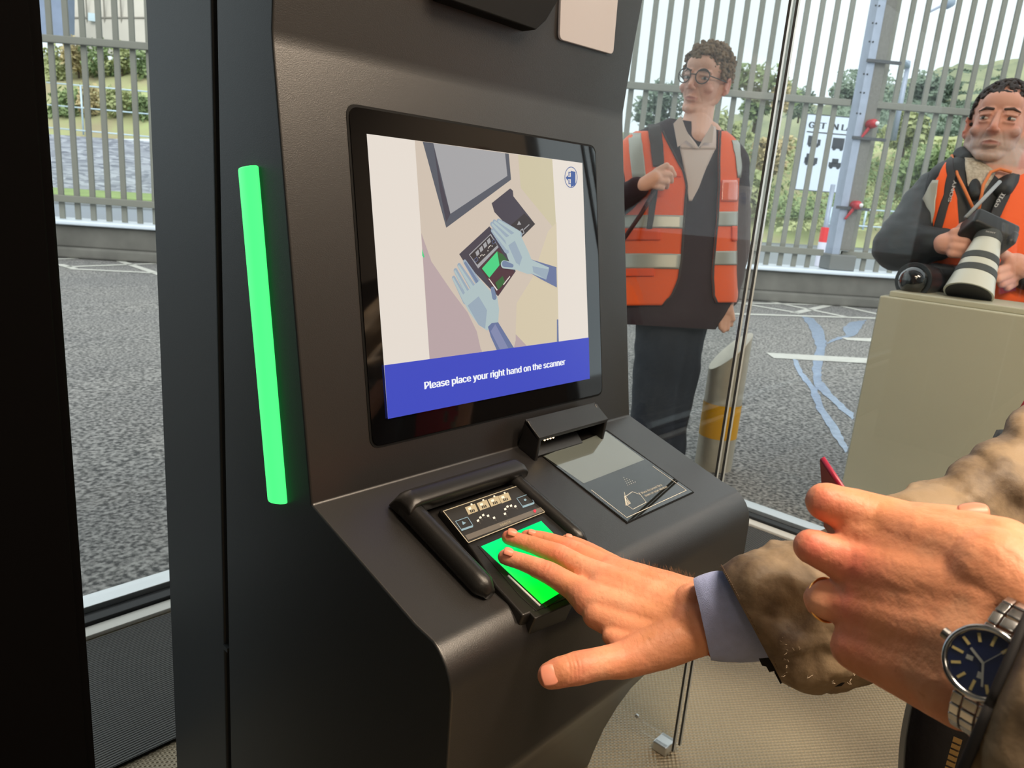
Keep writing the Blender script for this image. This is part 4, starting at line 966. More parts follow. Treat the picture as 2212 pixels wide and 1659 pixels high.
# ================================================================ LOFT helper: limbs, sleeves, torsos from real cross sections
class Loft:
    """rings: (ax, ay, bx, by, depth, thick): edge points a and b of a cross section seen from the eye, its distance and its half thickness"""
    def __init__(s, rings, p=2.0, sub=4):
        s.R = []; s.py = []; s.p = p
        for (ax, ay, bx, by, d, th) in rings:
            A = at(ax, ay, d); B = at(bx, by, d); c = (A + B) / 2; av = (B - A) / 2; bv = -c.normalized() * th
            s.R.append((c, av, bv)); s.py.append(((ax + bx) / 2, (ay + by) / 2, (bx - ax) / 2, (by - ay) / 2))
    def ring(s, t):
        n = len(s.R); x = max(0, min(n - 1, t)); i = min(int(x), n - 2); f = x - i
        def cr(a, b, c, d): return 0.5 * ((2 * b) + (c - a) * f + (2 * a - 5 * b + 4 * c - d) * f * f + (3 * b - a - 3 * c + d) * f ** 3)
        g = lambda k: s.R[max(0, min(n - 1, k))]
        return tuple(cr(g(i - 1)[j], g(i)[j], g(i + 1)[j], g(i + 2)[j]) for j in range(3))
    def pt(s, t, phi, off=0.0):
        c, a, b = s.ring(t); sn, cs = math.sin(phi), math.cos(phi); q = 2 / s.p
        v = a * (math.copysign(abs(sn) ** q, sn)) + b * (math.copysign(abs(cs) ** q, cs))
        return c + v * (1 + off / max(.01, v.length))
    def mesh(s, nphi=40, nt=None, disp=None, cap=True, mb=None, mi=0):
        mb = mb or MB(); nt = nt or (len(s.R) - 1) * 6; vs = []; fs = []
        for i in range(nt + 1):
            t = (len(s.R) - 1) * i / nt
            for k in range(nphi):
                ph = 2 * PI * k / nphi; p = s.pt(t, ph)
                if disp: c = s.ring(t)[0]; p = p + (p - c).normalized() * disp(p, t, ph)
                vs.append(p)
        for i in range(nt):
            for k in range(nphi): fs.append((i * nphi + k, i * nphi + (k + 1) % nphi, (i + 1) * nphi + (k + 1) % nphi, (i + 1) * nphi + k))
        if cap: fs += [tuple(range(nphi))[::-1], tuple(range(nt * nphi, (nt + 1) * nphi))]
        return mb.add(vs, fs, mi)
    def t_of_y(s, y):
        ys = [q[1] for q in s.py]
        for i in range(len(ys) - 1):
            if (ys[i] - y) * (ys[i + 1] - y) <= 0: return i + (y - ys[i]) / (ys[i + 1] - ys[i])
        return 0 if abs(y - ys[0]) < abs(y - ys[-1]) else len(ys) - 1
    def phi_of_x(s, t, x):
        i = max(0, min(len(s.py) - 2, int(t))); f = t - i; a, b = s.py[i], s.py[i + 1]
        xc = a[0] + (b[0] - a[0]) * f; hw = a[2] + (b[2] - a[2]) * f; k = max(-1, min(1, (x - xc) / hw))
        k = math.copysign(abs(k) ** (s.p / 2), k); return math.asin(k)
    def patch(s, rows, off=.004, nx=10, ny=14, mb=None, mi=0, thick=.0025):
        """rows: list of (y, x_left, x_right) giving a cloth panel lying on the surface"""
        mb = mb or MB(); vs = []; fs = []
        for j in range(ny + 1):
            q = (len(rows) - 1) * j / ny; i = min(int(q), len(rows) - 2); f = q - i
            y = rows[i][0] + (rows[i + 1][0] - rows[i][0]) * f; xl = rows[i][1] + (rows[i + 1][1] - rows[i][1]) * f; xr = rows[i][2] + (rows[i + 1][2] - rows[i][2]) * f
            for k in range(nx + 1):
                x = xl + (xr - xl) * k / nx
                t = s.t_of_y(y)
                for _ in range(3):
                    ph = s.phi_of_x(t, x); i2 = max(0, min(len(s.py) - 2, int(t))); f2 = t - i2; tilt = s.py[i2][3] + (s.py[i2 + 1][3] - s.py[i2][3]) * f2; t = s.t_of_y(y - tilt * math.sin(ph))
                vs.append(s.pt(t, s.phi_of_x(t, x), off))
        n1 = len(vs); vs2 = []
        for j in range(ny + 1):
            for k in range(nx + 1):
                p = vs[j * (nx + 1) + k]; vs2.append(p + ray(CX, CY).normalized() * thick)
        for j in range(ny):
            for k in range(nx):
                a = j * (nx + 1) + k; fs.append((a, a + 1, a + nx + 2, a + nx + 1)); fs.append(tuple(n1 + i for i in (a, a + nx + 1, a + nx + 2, a + 1)))
        bd = [k for k in range(nx + 1)] + [j * (nx + 1) + nx for j in range(1, ny + 1)] + [ny * (nx + 1) + k for k in range(nx - 1, -1, -1)] + [j * (nx + 1) for j in range(ny - 1, 0, -1)]
        for i in range(len(bd)): a, b = bd[i], bd[(i + 1) % len(bd)]; fs.append((a, n1 + a, n1 + b, b))
        return mb.add(vs + vs2, fs, mi)
def wrinkle(amp, sc, seed=0.0, ridged=True):
    def f(p, t, ph):
        v = noise.fractal(p * sc + Vector((seed, 0, 0)), 1.0, 2.0, 3)
        return amp * ((1 - abs(v) * 2.2) if ridged else v)
    return f
# ================================================================ THE PERSON AT THE KIOSK (hands, sleeves, jacket front)
M_skin = mat('skin', rgb(224, 150, 116), 0.48, attr='Col', sss=0.10, bump=0.28, bscale=260, spec=.4, var=.07, vscale=60)
me_p = thing('person', 'person in a worn brown jacket using the scanner and holding a passport', 'person')
def D(x, y, d): return at(x, y, d)
H = MB()
R_KN = []     # reddened spots (point, radius)
def digit(js):
    for (a, b) in zip(js[:-1], js[1:]):
        H.cap_(D(*a[:3]), D(*b[:3]), a[3], b[3], 18)
idx = [(1092, 1203, .757, .0083), (1130, 1214, .750, .0090), (1186, 1237, .737, .0113), (1240, 1270, .722, .0128), (1272, 1296, .708, .0165)]
mid = [(1099, 1161, .787, .0080), (1140, 1173, .779, .0088), (1204, 1196, .764, .0108), (1250, 1222, .748, .012), (1292, 1248, .734, .0160)]
rng = [(1139, 1159, .800, .0078), (1176, 1165, .794, .0086), (1228, 1182, .782, .0100), (1312, 1228, .758, .0145)]
pnk = [(1222, 1168, .812, .0068), (1242, 1173, .808, .0074), (1268, 1186, .802, .0086), (1325, 1224, .780, .0125)]
thb = [(1190, 1459, .632, .0118), (1215, 1451, .632, .0132), (1250, 1443, .634, .0142), (1300, 1432, .640, .0138), (1342, 1427, .648, .0160), (1420, 1398, .655, .0200), (1500, 1368, .660, .0210)]
for j in (idx, mid, rng, pnk, thb): digit(j)
for a, b in [((1272, 1296, .708, .0165), (1500, 1362, .665, .0200)), ((1292, 1248, .734, .0160), (1502, 1338, .670, .0210)),
             ((1312, 1228, .758, .0145), (1502, 1312, .680, .0200)), ((1325, 1226, .780, .0125), (1500, 1290, .692, .0170)),
             ((1288, 1328, .694, .0135), (1420, 1385, .665, .0180)), ((1330, 1290, .715, .016), (1430, 1340, .690, .020)),
             ((1318, 1375, .672, .0080), (1360, 1400, .660, .0130)), ((1300, 1272, .722, .0165), (1500, 1350, .667, .0215)), ((1318, 1240, .748, .0150), (1500, 1325, .675, .0210)),
             ((1330, 1229, .768, .0130), (1500, 1302, .686, .0185)), ((1330, 1330, .700, .0150), (1480, 1366, .668, .0200)), ((1345, 1385, .676, .0120), (1470, 1380, .664, .0190))]:
    H.cap_(D(*a[:3]), D(*b[:3]), a[3], b[3], 18)
for a, b in [((1500, 1352, .662, .0235), (1590, 1352, .655, .027)), ((1500, 1312, .674, .0215), (1590, 1335, .662, .027)), ((1590, 1348, .655, .028), (1760, 1320, .655, .034)),
             ((1760, 1320, .655, .034), (2060, 1200, .68, .038)), ((2060, 1200, .68, .038), (2330, 940, .76, .040)), ((2330, 940, .76, .040), (2480, 620, .86, .045)), ((2480, 620, .86, .055), (2520, 560, .90, .07)), ((2520, 560, .90, .07), (2430, 1300, .86, .08)),
             # left forearm, from the torso round to the near wrist
             ((2560, 640, .80, .045), (2640, 1250, .60, .036)), ((2640, 1250, .60, .036), (2520, 1850, .42, .034)), ((2520, 560, .90, .07), (2560, 640, .80, .055)), ((2520, 1850, .42, .034), (2300, 1600, .36, .030)), ((2300, 1600, .36, .030), (2170, 1420, .392, .027)), ((2300, 1560, .365, .028), (2180, 1350, .40, .026))]:
    H.cap_(D(*a[:3]), D(*b[:3]), a[3], b[3], 20)
# left hand
for js in ([(1783, 1084, .476, .0126), (1850, 1100, .474, .0130), (1960, 1122, .462, .0115), (2088, 1131, .440, .0102)],
           [(1783, 1084, .476, .0124), (1840, 1106, .474, .0150), (1905, 1140, .468, .0185)], [(1850, 1150, .468, .0125), (1950, 1180, .455, .0180)], [(1850, 1262, .460, .0120), (1950, 1280, .445, .018)], [(1852, 1352, .456, .0120), (1950, 1370, .44, .018)],
           [(1752, 1180, .468, .0112), (1800, 1200, .466, .0130), (1862, 1226, .460, .0172)],
           [(1780, 1296, .470, .0125), (1815, 1300, .466, .0140), (1868, 1312, .455, .0172)],
           [(1838, 1398, .462, .0125), (1860, 1396, .456, .0155)],
           [(1752, 1180, .468, .0110), (1800, 1190, .505, .0100)], [(1783, 1084, .476, .0120), (1840, 1110, .515, .0105)],
           [(1780, 1296, .470, .0115), (1800, 1290, .51, .010)], [(1838, 1398, .462, .0120), (1850, 1380, .50, .010)]):
    digit(js)
for a, b in [((1905, 1140, .468, .0185), (2150, 1225, .410, .0240)), ((1862, 1226, .460, .0175), (2140, 1305, .403, .0255)),
             ((1868, 1312, .455, .0175), (2110, 1390, .400, .0260)), ((1856, 1396, .455, .0165), (2100, 1470, .398, .0250)),
             ((1905, 1418, .446, .0170), (2080, 1486, .402, .0225)), ((2000, 1150, .45, .018), (2160, 1200, .415, .022)),
             ((1895, 1182, .464, .0180), (2145, 1265, .408, .0250)), ((1872, 1270, .457, .0175), (2125, 1350, .402, .0258)), ((1868, 1354, .455, .0168), (2105, 1430, .399, .0255)),
             ((2150, 1240, .405, .026), (2260, 1330, .385, .026)), ((2110, 1440, .40, .026), (2220, 1560, .375, .028))]:
    H.cap_(D(*a[:3]), D(*b[:3]), a[3], b[3], 20)
KN = [(D(*q[:3]), q[3], w_) for q, w_ in [(idx[0], .9), (mid[0], .9), (rng[0], .9), (thb[0], .8), (idx[2], .55), (mid[2], .6), (rng[2], .6), (pnk[2], .6), (idx[4], .5), (mid[4], .55), (rng[3], .5), (thb[2], .7), (thb[4], .5)]] + \
     [(D(1752, 1180, .455), .02, 1.0), (D(1783, 1084, .46), .02, .8), (D(1830, 1212, .442), .016, 1.15), (D(1822, 1300, .442), .014, .9), (D(1815, 1395, .44), .016, .7), (D(1700, 1100, .46), .01, .1)]
# creases: (point, direction along the finger, width, depth)
CR = []
def crease(px, py, d, qx, qy, n_, gap, depth, rad):
    a = D(px, py, d); dr = (D(qx, qy, d) - a).normalized()
    for k in range(n_): CR.append((a + dr * gap * (k - (n_ - 1) / 2), dr, .0009, depth * (1 - .25 * abs(k - (n_ - 1) / 2)), rad))
crease(1190, 1226, .727, 1240, 1262, 4, .0036, .0009, .013); crease(1212, 1190, .752, 1250, 1212, 4, .0034, .0008, .012); crease(1238, 1176, .772, 1300, 1215, 3, .003, .0006, .010)
crease(1128, 1204, .745, 1160, 1216, 2, .003, .0005, .010); crease(1142, 1166, .772, 1180, 1180, 2, .003, .0005, .010)
crease(1243, 1436, .620, 1290, 1428, 4, .0034, .0010, .015)
def hand_disp(p, n):
    o = Vector()
    dd = 0.0
    for c, dr, w_, dp, rad in CR:
        q = p - c
        if q.length < rad * 1.3:
            along = q.dot(dr); perp = (q - dr * along).length
            wob = noise.noise(p * 320) * .0007
            dd -= dp * math.exp(-((along + wob + perp * perp * 9) / w_) ** 2) * max(0, 1 - (perp / rad) ** 2)
    dd += noise.fractal(p * 90, 1.0, 2.0, 3) * .00028
    # faint tendons and veins on the backs of the hands
    v = abs(noise.noise(Vector((p.x * 24, p.y * 34, p.z * 34)) + Vector((5, 1, 2)))); dd += .0003 * max(0, 1 - v * 7) ** 2
    return n * dd
c_base = Vector(rgb(234, 160, 122)[:3]); c_red = Vector(rgb(234, 130, 110)[:3]); c_tan = Vector(rgb(216, 146, 102)[:3]); c_pale = Vector(rgb(242, 188, 152)[:3])
def hand_col(p, n):
    c = c_base.copy(); t = 0
    for q, r, w_ in KN:
        d = (p - q).length; t = max(t, w_ * math.exp(-(d / .017) ** 2))
    c = c.lerp(c_red, min(1, t))
    m_ = noise.fractal(p * 26, 1.0, 2.0, 4); c = c.lerp(c_tan, smoothstep(0, .6, m_) * .55); c = c.lerp(c_pale, smoothstep(0.05, .6, -m_) * .4)
    f_ = noise.noise(p * 420); c = c.lerp(c_tan * .8, .35 if f_ > .62 else 0)
    return c
hn = Head(2560, 200, .93, 62, 0, 12, 1.0); hn.flesh(H); H.cap_(hn.P(0, -.02, -.06), at(2530, 520, .92), .056, .07, 18)
body = blob('body', H, M_skin, me_p, voxel=0.0015, it=14, fac=.5, color=hand_col, disp=hand_disp)
# nails
M_nail = mat('fingernail', rgb(230, 150, 124), 0.34, spec=.4)
def nail(x, y, d, x2, y2, L, W, nrm, lift, label=None):
    c = D(x, y, d); l = (D(x2, y2, d) - c); l = (l - nrm * l.dot(nrm)).normalized(); w_ = nrm.cross(l); vs = []; fs = []; n1, n2 = 10, 10
    for i in range(n1 + 1):
        for k in range(n2 + 1):
            a = i / n1 * 2 - 1; b = k / n2 * 2 - 1; ww = W * (1 - .16 * max(0, a) ** 3) * (1 - .25 * max(0, -a) ** 4)
            vs.append(c + l * a * L * (1 - .18 * b * b) + w_ * b * ww + nrm * (lift - .0017 * b * b - .0007 * a * a))
    for i in range(n1):
        for k in range(n2): q = i * (n2 + 1) + k; fs.append((q, q + 1, q + n2 + 2, q + n2 + 1))
    o = MB().add(vs, fs).build('fingernail', M_nail, body, smooth=True); so = o.modifiers.new('s', 'SOLIDIFY'); so.thickness = .0012; so.offset = -1
toC = lambda x, y: -ray(x, y).normalized()
nn = (NT * .8 + toC(1100, 1200) * .6).normalized()
nail(1097, 1196, .752, 1080, 1190, .0048, .0040, nn, .0053)
nail(1105, 1154, .783, 1085, 1148, .0048, .0040, nn, .0051)
nail(1148, 1153, .796, 1128, 1148, .0046, .0038, nn, .0050)
nail(1228, 1162, .809, 1210, 1156, .0042, .0036, nn, .0050)
tn = (toC(1187, 1461) * .97 + Z1 * .1).normalized()
nail(1186, 1461, .632, 1158, 1468, .0068, .0082, tn, .0118)
un = (Z1 * .75 + toC(2090, 1110) * .66).normalized()
nail(2098, 1122, .438, 2140, 1126, .0078, .0052, un, .0092)
# hair on the forearm and wrist edge
rnd = random.Random(4); hm = MB(); vv = [v for v in body.data.vertices if .60 < v.co.length < .80]
cand = []
for v in vv:
    q = CAMR.inverted() @ v.co; X_ = q.x / q.z * FPX + CX; Y_ = q.y / q.z * FPX + CY
    if 1330 < X_ < 1500 and Y_ < 1400: cand.append((v, X_, Y_))
for _ in range(900):
    if not cand: break
    v, X_, Y_ = rnd.choice(cand)
    if rnd.random() > (X_ - 1310) / 190: continue
    p = v.co.copy(); n = v.normal; d = (n * .55 + D(X_ + 20, Y_ - 14, 1).normalized() * 0 + (D(X_ - 10, Y_ - 22, .7) - D(X_, Y_, .7)).normalized() * .8 + Vector((rnd.uniform(-.4, .4), rnd.uniform(-.4, .4), rnd.uniform(-.3, .3)))).normalized()
    L = rnd.uniform(.004, .009); hm.tube([p, p + d * L * .5, p + d * L * .9 + n * .0005 - Z1 * L * .12], [.00005, .00004, .00001], 3, cap=False)
ho = hm.build('arm_hair', mat('fine_hair', rgb(196, 140, 92), .5), body, fix=False); ho['kind'] = 'stuff'
# shirt cuff
M_shirt = mat('blue_shirt_cotton', rgb(176, 190, 240), 0.8, bump=.5, bscale=1400, var=.10, vscale=120, sheen=.2)
sh = Loft([(1500, 1253, 1536, 1421, .655, .026), (1515, 1247, 1562, 1424, .652, .027), (1548, 1240, 1606, 1424, .648, .029), (1600, 1240, 1656, 1420, .646, .031), (1680, 1240, 1730, 1410, .65, .03)], p=2.2)
o = sh.mesh(64, 40, disp=wrinkle(.0007, 30), cap=False).build('shirt_cuff', M_shirt, me_p, smooth=True); so = o.modifiers.new('s', 'SOLIDIFY'); so.thickness = .0022; so.offset = 1
# jacket sleeves
M_wax = mat('waxed_jacket', rgb(136, 114, 90), .55, bump=.35, bscale=140, spec=.35)
def waxn(t):
    b = t.nodes['Principled BSDF']; tcn = t.nodes.new('ShaderNodeTexCoord')
    n = t.nodes.new('ShaderNodeTexNoise'); n.inputs['Scale'].default_value = 15; n.inputs['Detail'].default_value = 6; n.inputs['Roughness'].default_value = .6
    r = t.nodes.new('ShaderNodeValToRGB'); e = r.color_ramp.elements; e[0].position = .34; e[0].color = rgb(76, 62, 50); e[1].position = .60; e[1].color = rgb(150, 130, 104)
    n2 = t.nodes.new('ShaderNodeTexNoise'); n2.noise_type = 'RIDGED_MULTIFRACTAL' if hasattr(n2, 'noise_type') else n2.noise_type; n2.inputs['Scale'].default_value = 26; n2.inputs['Detail'].default_value = 3; n2.inputs['Distortion'].default_value = .8
    r2 = t.nodes.new('ShaderNodeValToRGB'); e2 = r2.color_ramp.elements; e2[0].position = .80; e2[0].color = (0, 0, 0, 1); e2[1].position = 1.0; e2[1].color = (.6, .6, .6, 1)
    mx = t.nodes.new('ShaderNodeMix'); mx.data_type = 'RGBA'; mx.inputs[7].default_value = rgb(176, 156, 126)
    for q in (n, n2): t.links.new(tcn.outputs['Object'], q.inputs['Vector'])
    t.links.new(n.outputs[0], r.inputs[0]); t.links.new(n2.outputs[0], r2.inputs[0]); t.links.new(r2.outputs[0], mx.inputs[0]); t.links.new(r.outputs[0], mx.inputs[6]); t.links.new(mx.outputs[2], b.inputs['Base Color'])
shade(M_wax, waxn)
M_lining = mat('dark_lining', rgb(26, 24, 26), .8)
sl = Loft([(1560, 1231, 1690, 1466, .640, .044), (1612, 1206, 1735, 1476, .640, .049), (1675, 1189, 1790, 1478, .645, .053), (1740, 1165, 1860, 1474, .650, .056), (1850, 1112, 1965, 1430, .655, .058),
           (1955, 1077, 2085, 1380, .665, .06), (2020, 1040, 2200, 1300, .68, .062), (2100, 995, 2330, 1200, .70, .064), (2185, 925, 2440, 1100, .73, .07), (2290, 800, 2550, 960, .79, .075), (2370, 600, 2640, 690, .84, .085), (2440, 500, 2620, 560, .88, .08)], p=2.1)
def sleeve_d(p, t, ph):
    w1 = noise.fractal(Vector((p.x * 22, p.y * 22, p.z * 30)), 1.0, 2.0, 3); w2 = noise.noise(p * 60 + Vector((3, 3, 3)))
    k = smoothstep(0, .8, t); w3 = noise.fractal(Vector((p.x * 9, p.y * 9, p.z * 16)) + Vector((7, 2, 1)), 1.0, 2.0, 2); return (.0022 * (1 - abs(w1) * 3.0) + .0052 * (1 - abs(w3) * 3.0) + .0005 * w2) * (0.12 + .88 * k) + (.0022 * smoothstep(5.5, 7.0, t) * math.sin(t * 8 + math.sin(ph)))
o = sl.mesh(96, 150, disp=sleeve_d, cap=False).build('right_sleeve', M_wax, me_p, smooth=True); so = o.modifiers.new('s', 'SOLIDIFY'); so.thickness = .003; so.offset = 1
m = MB()   # stitched hem along the sleeve opening
M_stitch = mat('hem_stitching', rgb(96, 76, 56), .7)
for k in range(0, 120):
    a = sl.pt(.10, 2 * PI * k / 120, .0042); b = sl.pt(.10, 2 * PI * (k + .6) / 120, .0042); m.tube([a, b], .0005, 5)
st_ = m.build('hem_stitches', M_stitch, o); st_['kind'] = 'stuff'
# torn lining and loose threads at the bottom of the cuff
m = MB(); dT = .632
for pts in ([(1637, 1418), (1672, 1422), (1688, 1452), (1684, 1466), (1672, 1450), (1662, 1452), (1655, 1440), (1646, 1438)],
            [(1672, 1452), (1700, 1456), (1716, 1474), (1704, 1484), (1694, 1470), (1686, 1478)],
            [(1790, 1462), (1830, 1456), (1856, 1462), (1848, 1472), (1830, 1470), (1818, 1482), (1800, 1484), (1796, 1474)]):
    m.ext([at(x, y, dT) for x, y in pts], ray(1700, 1450).normalized() * .002)
m.build('torn_lining', M_lining, o, fix=True)['kind'] = 'stuff'
m = MB(); rnd = random.Random(9)
for (x, y) in [(1690, 1378), (1696, 1392), (1702, 1405), (1694, 1415), (1704, 1430), (1698, 1440), (1712, 1400), (1725, 1398), (1700, 1452), (1745, 1460), (1800, 1470), (1845, 1460), (1830, 1474), (1688, 1386)]:
    P = []; X_, Y_ = x, y
    for k in range(6): P.append(at(X_, Y_, .590 + k * .002)); X_ += rnd.uniform(-5, 7); Y_ += rnd.uniform(-5, 6)
    m.tube(P, .00022, 5)
m.build('loose_threads', mat('frayed_thread', rgb(176, 160, 138), .8), o, smooth=True)['kind'] = 'stuff'
# left sleeve, close to the camera
lw = Loft([(2210, 1352, 2062, 1690, .352, .046), (2235, 1350, 2072, 1740, .345, .048), (2300, 1372, 2130, 1830, .335, .05), (2420, 1460, 2230, 1960, .32, .055), (2560, 1620, 2360, 2150, .32, .06)], p=2.1)
lw = Loft([(2226, 1322, 2050, 1730, .354, .044), (2258, 1334, 2080, 1800, .345, .047), (2340, 1380, 2140, 1900, .335, .05), (2460, 1480, 2260, 2000, .32, .055), (2600, 1650, 2400, 2200, .32, .06)], p=2.3)
o = lw.mesh(80, 100, disp=sleeve_d, cap=False).build('left_sleeve', M_wax, me_p, smooth=True); so = o.modifiers.new('s', 'SOLIDIFY'); so.thickness = .0035; so.offset = -1
m = MB(); m.tube([lw.pt(0.02, 2 * PI * k / 60, .003) for k in range(61)], .0024, 8); m.build('cuff_binding', M_lining, o, smooth=True)
# torso with open jacket front
M_navy = mat('red_jumper', rgb(176, 18, 36), .85, bump=.4, bscale=500)
ts = Loft([(2440, 470, 2640, 520, .90, .07), (2370, 540, 2720, 620, .89, .09), (2290, 760, 2740, 840, .86, .12), (2180, 930, 2800, 960, .84, .13), (2112, 1110, 2840, 1120, .83, .14), (2040, 1330, 2850, 1340, .82, .14), (1978, 1560, 2850, 1570, .81, .14), (1966, 1720, 2850, 1730, .80, .14), (1960, 1900, 2840, 1900, .80, .14)], p=2.2)
tb = ts.mesh(60, 70, disp=wrinkle(.004, 9), cap=True).build('torso_clothes', [M_wax, M_navy], me_p, smooth=True)
for pl in tb.data.polygons:
    if pl.normal.y > .42 and pl.normal.x < .45 and pl.center.z > -.5: pl.material_index = 1
hn.eyes(me_p); hh = MB(); hn.ell(hh, 0, -.024, .048, .082, .096, .082); hn.ell(hh, 0, -.05, -.01, .074, .065, .06); hh.build('hair', mat('brown_hair', rgb(84, 64, 50), .8, bump=.8, bscale=200), me_p, smooth=True)
hip = at(2400, 1880, .82)
for q in (-1, 1):
    lg = MB(); lg.cap_(hip + Vector((.075 * q, -.075 * q * .2, .02)), Vector((hip.x + .08 * q, hip.y, -.93)), .098, .062, 20); lg.build('trouser_leg', mat('dark_jeans', rgb(34, 40, 54), .85), me_p, smooth=True)
    sh_o = MB(); sh_o.cap_(Vector((hip.x + .08 * q, hip.y - .05, -.955)), Vector((hip.x + .07 * q, hip.y + .13, -.962)), .044, .037, 14); sh_o.build('boot', mat('brown_boot', rgb(60, 44, 34), .5), me_p, smooth=True)
lb = MB()
for a, b in [((2560, 640, .80, .078), (2650, 1250, .60, .062)), ((2650, 1250, .60, .062), (2530, 1850, .43, .050)), ((2530, 1850, .43, .050), (2450, 1760, .36, .046))]: lb.cap_(D(*a[:3]), D(*b[:3]), a[3], b[3], 20)
blob('left_upper_sleeve', lb, M_wax, me_p, voxel=.005, it=3, disp=lambda p, n: n * .008 * noise.fractal(p * 12, 1, 2, 2))
jk = ts.patch([(930, 2178, 2420), (1010, 2150, 2430), (1110, 2112, 2440), (1330, 2040, 2440), (1560, 1978, 2440), (1700, 1966, 2440), (1880, 1960, 2440)], off=.012, thick=.004, nx=12, ny=40).build('jacket_front', mat('black_waxed_placket', rgb(30, 28, 28), .5, bump=.4, bscale=120), me_p, smooth=True)
M_brass = mat('brass_zip', rgb(196, 156, 96), .3, .9)
m = MB()
def zipper(x0, y0, x1, y1, n_, d, s_):
    A_, B_ = at(x0, y0, d), at(x1, y1, d); dr = (B_ - A_).normalized(); cr_ = dr.cross(toC(x0, y0)).normalized()
    for k in range(n_): m.box(A_.lerp(B_, k / (n_ - 1)), (s_, s_ * .55, s_ * .6), (cr_, dr, cr_.cross(dr)))
zipper(2222, 1050, 2150, 1130, 16, .70, .0042); zipper(2068, 1600, 2040, 1700, 9, .60, .0062)
m.build('zip_teeth', M_brass, jk)['kind'] = 'stuff'
# string bracelet
m = MB(); _ax = (sh.ring(0)[0] - sh.ring(1)[0]).normalized(); P = [sh.pt(0, 2 * PI * k / 40, -.0015) + _ax * (.0030 * math.exp(-((k / 40 - .19) / .09) ** 2) - .0022) for k in range(41)]
m.tube(P, .0009, 6); tg = m.build('string_bracelet', mat('red_yellow_string', rgb(196, 40, 44), .7, col2=rgb(220, 180, 60), vscale=140), None, smooth=True); tag(tg, 'thin red and yellow string bracelet at the wrist above the blue cuff', 'bracelet')
# gold ring
def torus(mb, c, ax, R, r, n=40, k=10, mi=0, flat=1.0):
    u_ = ax.orthogonal().normalized(); v_ = ax.cross(u_); vs = []; fs = []
    for i in range(n):
        a = 2 * PI * i / n; d = u_ * math.cos(a) + v_ * math.sin(a)
        for j in range(k): b = 2 * PI * j / k; vs.append(c + d * (R + r * math.cos(b)) + ax * (r * flat * math.sin(b)))
    for i in range(n):
        for j in range(k): fs.append((i * k + j, ((i + 1) % n) * k + j, ((i + 1) % n) * k + (j + 1) % k, i * k + (j + 1) % k))
    return mb.add(vs, fs, mi)
m = MB(); ax = (ray(1780, 1296).normalized() * .80 - RU * .0 - (at(1800, 1296, 1) - at(1700, 1290, 1)).normalized() * .55).normalized()
torus(m, D(1784, 1296, .472), ax, .0134, .0009, flat=1.8); r_ = m.build('gold_ring', mat('gold', rgb(236, 180, 110), .18, 1.0), None, smooth=True)
tag(r_, 'thin gold ring on the ring finger of the near hand', 'ring')
# passport
t = thing('passport', 'burgundy passport held between the fingers of the near hand', 'passport')
P0 = D(1773, 991, .52); P1 = D(1862, 1124, .50); e_ = (D(1782, 1150, .60) - P0); e_ = e_.normalized() * .10; nrm = (P1 - P0).cross(e_).normalized()
if nrm.dot(P0) > 0: nrm = -nrm
m = MB(); m.ext([P0, P1, P1 + e_, P0 + e_], nrm * .0009); m.build('front_cover', mat('burgundy_cover', rgb(122, 30, 52), .45), t, bevel=.0004)
m = MB(); m.ext([P0 - nrm * .0008, P1 - nrm * .0008, P1 + e_ - nrm * .0008, P0 + e_ - nrm * .0008], -nrm * .0014); m.build('pages', mat('passport_pages', rgb(214, 190, 190), .7), t)
m = MB(); m.ext([P0 - nrm * .0024, P1 - nrm * .0024, P1 + e_ - nrm * .0024, P0 + e_ - nrm * .0024], -nrm * .0009); m.build('back_cover', bpy.data.materials['burgundy_cover'], t, bevel=.0004)
m = MB(); m.tube([P0 - nrm * .0012, P1 - nrm * .0012], .0019, 10); m.build('spine', mat('burgundy_spine', rgb(168, 44, 74), .35), t, smooth=True)
# wristwatch
t = thing('wristwatch', 'steel wristwatch with blue dial and pale yellow markers, half under the sleeve', 'watch')
M_steel = mat('polished_steel', rgb(205, 208, 212), .16, 1.0)
wc = D(2122, 1432, .3555); wn = (toC(2122, 1432) * .93 - (D(2200, 1432, 1) - D(2100, 1432, 1)).normalized() * .34 + Z1 * .10).normalized()
wu = (D(2165, 1345, .3555) - wc); wu = (wu - wn * wu.dot(wn)).normalized(); wr = wu.cross(wn)
def disc(mb, c, r, h, n=48, mi=0, r2=None):
    r2 = r if r2 is None else r2; vs = []; 
    for k in range(n): a = 2 * PI * k / n; vs.append(c + (wr * math.cos(a) + wu * math.sin(a)) * r)
    for k in range(n): a = 2 * PI * k / n; vs.append(c + (wr * math.cos(a) + wu * math.sin(a)) * r2 + wn * h)
    mb.add(vs, [(k, (k + 1) % n, n + (k + 1) % n, n + k) for k in range(n)] + [tuple(range(n))[::-1], tuple(range(n, 2 * n))], mi)
m = MB(); disc(m, wc - wn * .011, .0168, .009, r2=.0178); m.build('case', M_steel, t, bevel=.0008)
m = MB(); torus(m, wc - wn * .0012, wn, .0166, .0016, 60, 12); m.build('bezel', M_steel, t, smooth=True)
m = MB(); disc(m, wc - wn * .0025, .0160, .0006); dial = m.build('dial', mat('blue_dial', rgb(26, 40, 92), .28, .3, coat=.6), t)
m = MB()
for k in range(12):
    a = 2 * PI * k / 12; d = wr * math.sin(a) + wu * math.cos(a); q = wn.cross(d); L = .0042 if k % 3 else .0052
    m.box(wc - wn * .0016 + d * .0118, (L, .0013, .0006), (d, q, wn))
m.build('hour_markers', mat('lume', rgb(226, 206, 140), .4), dial)
m = MB()
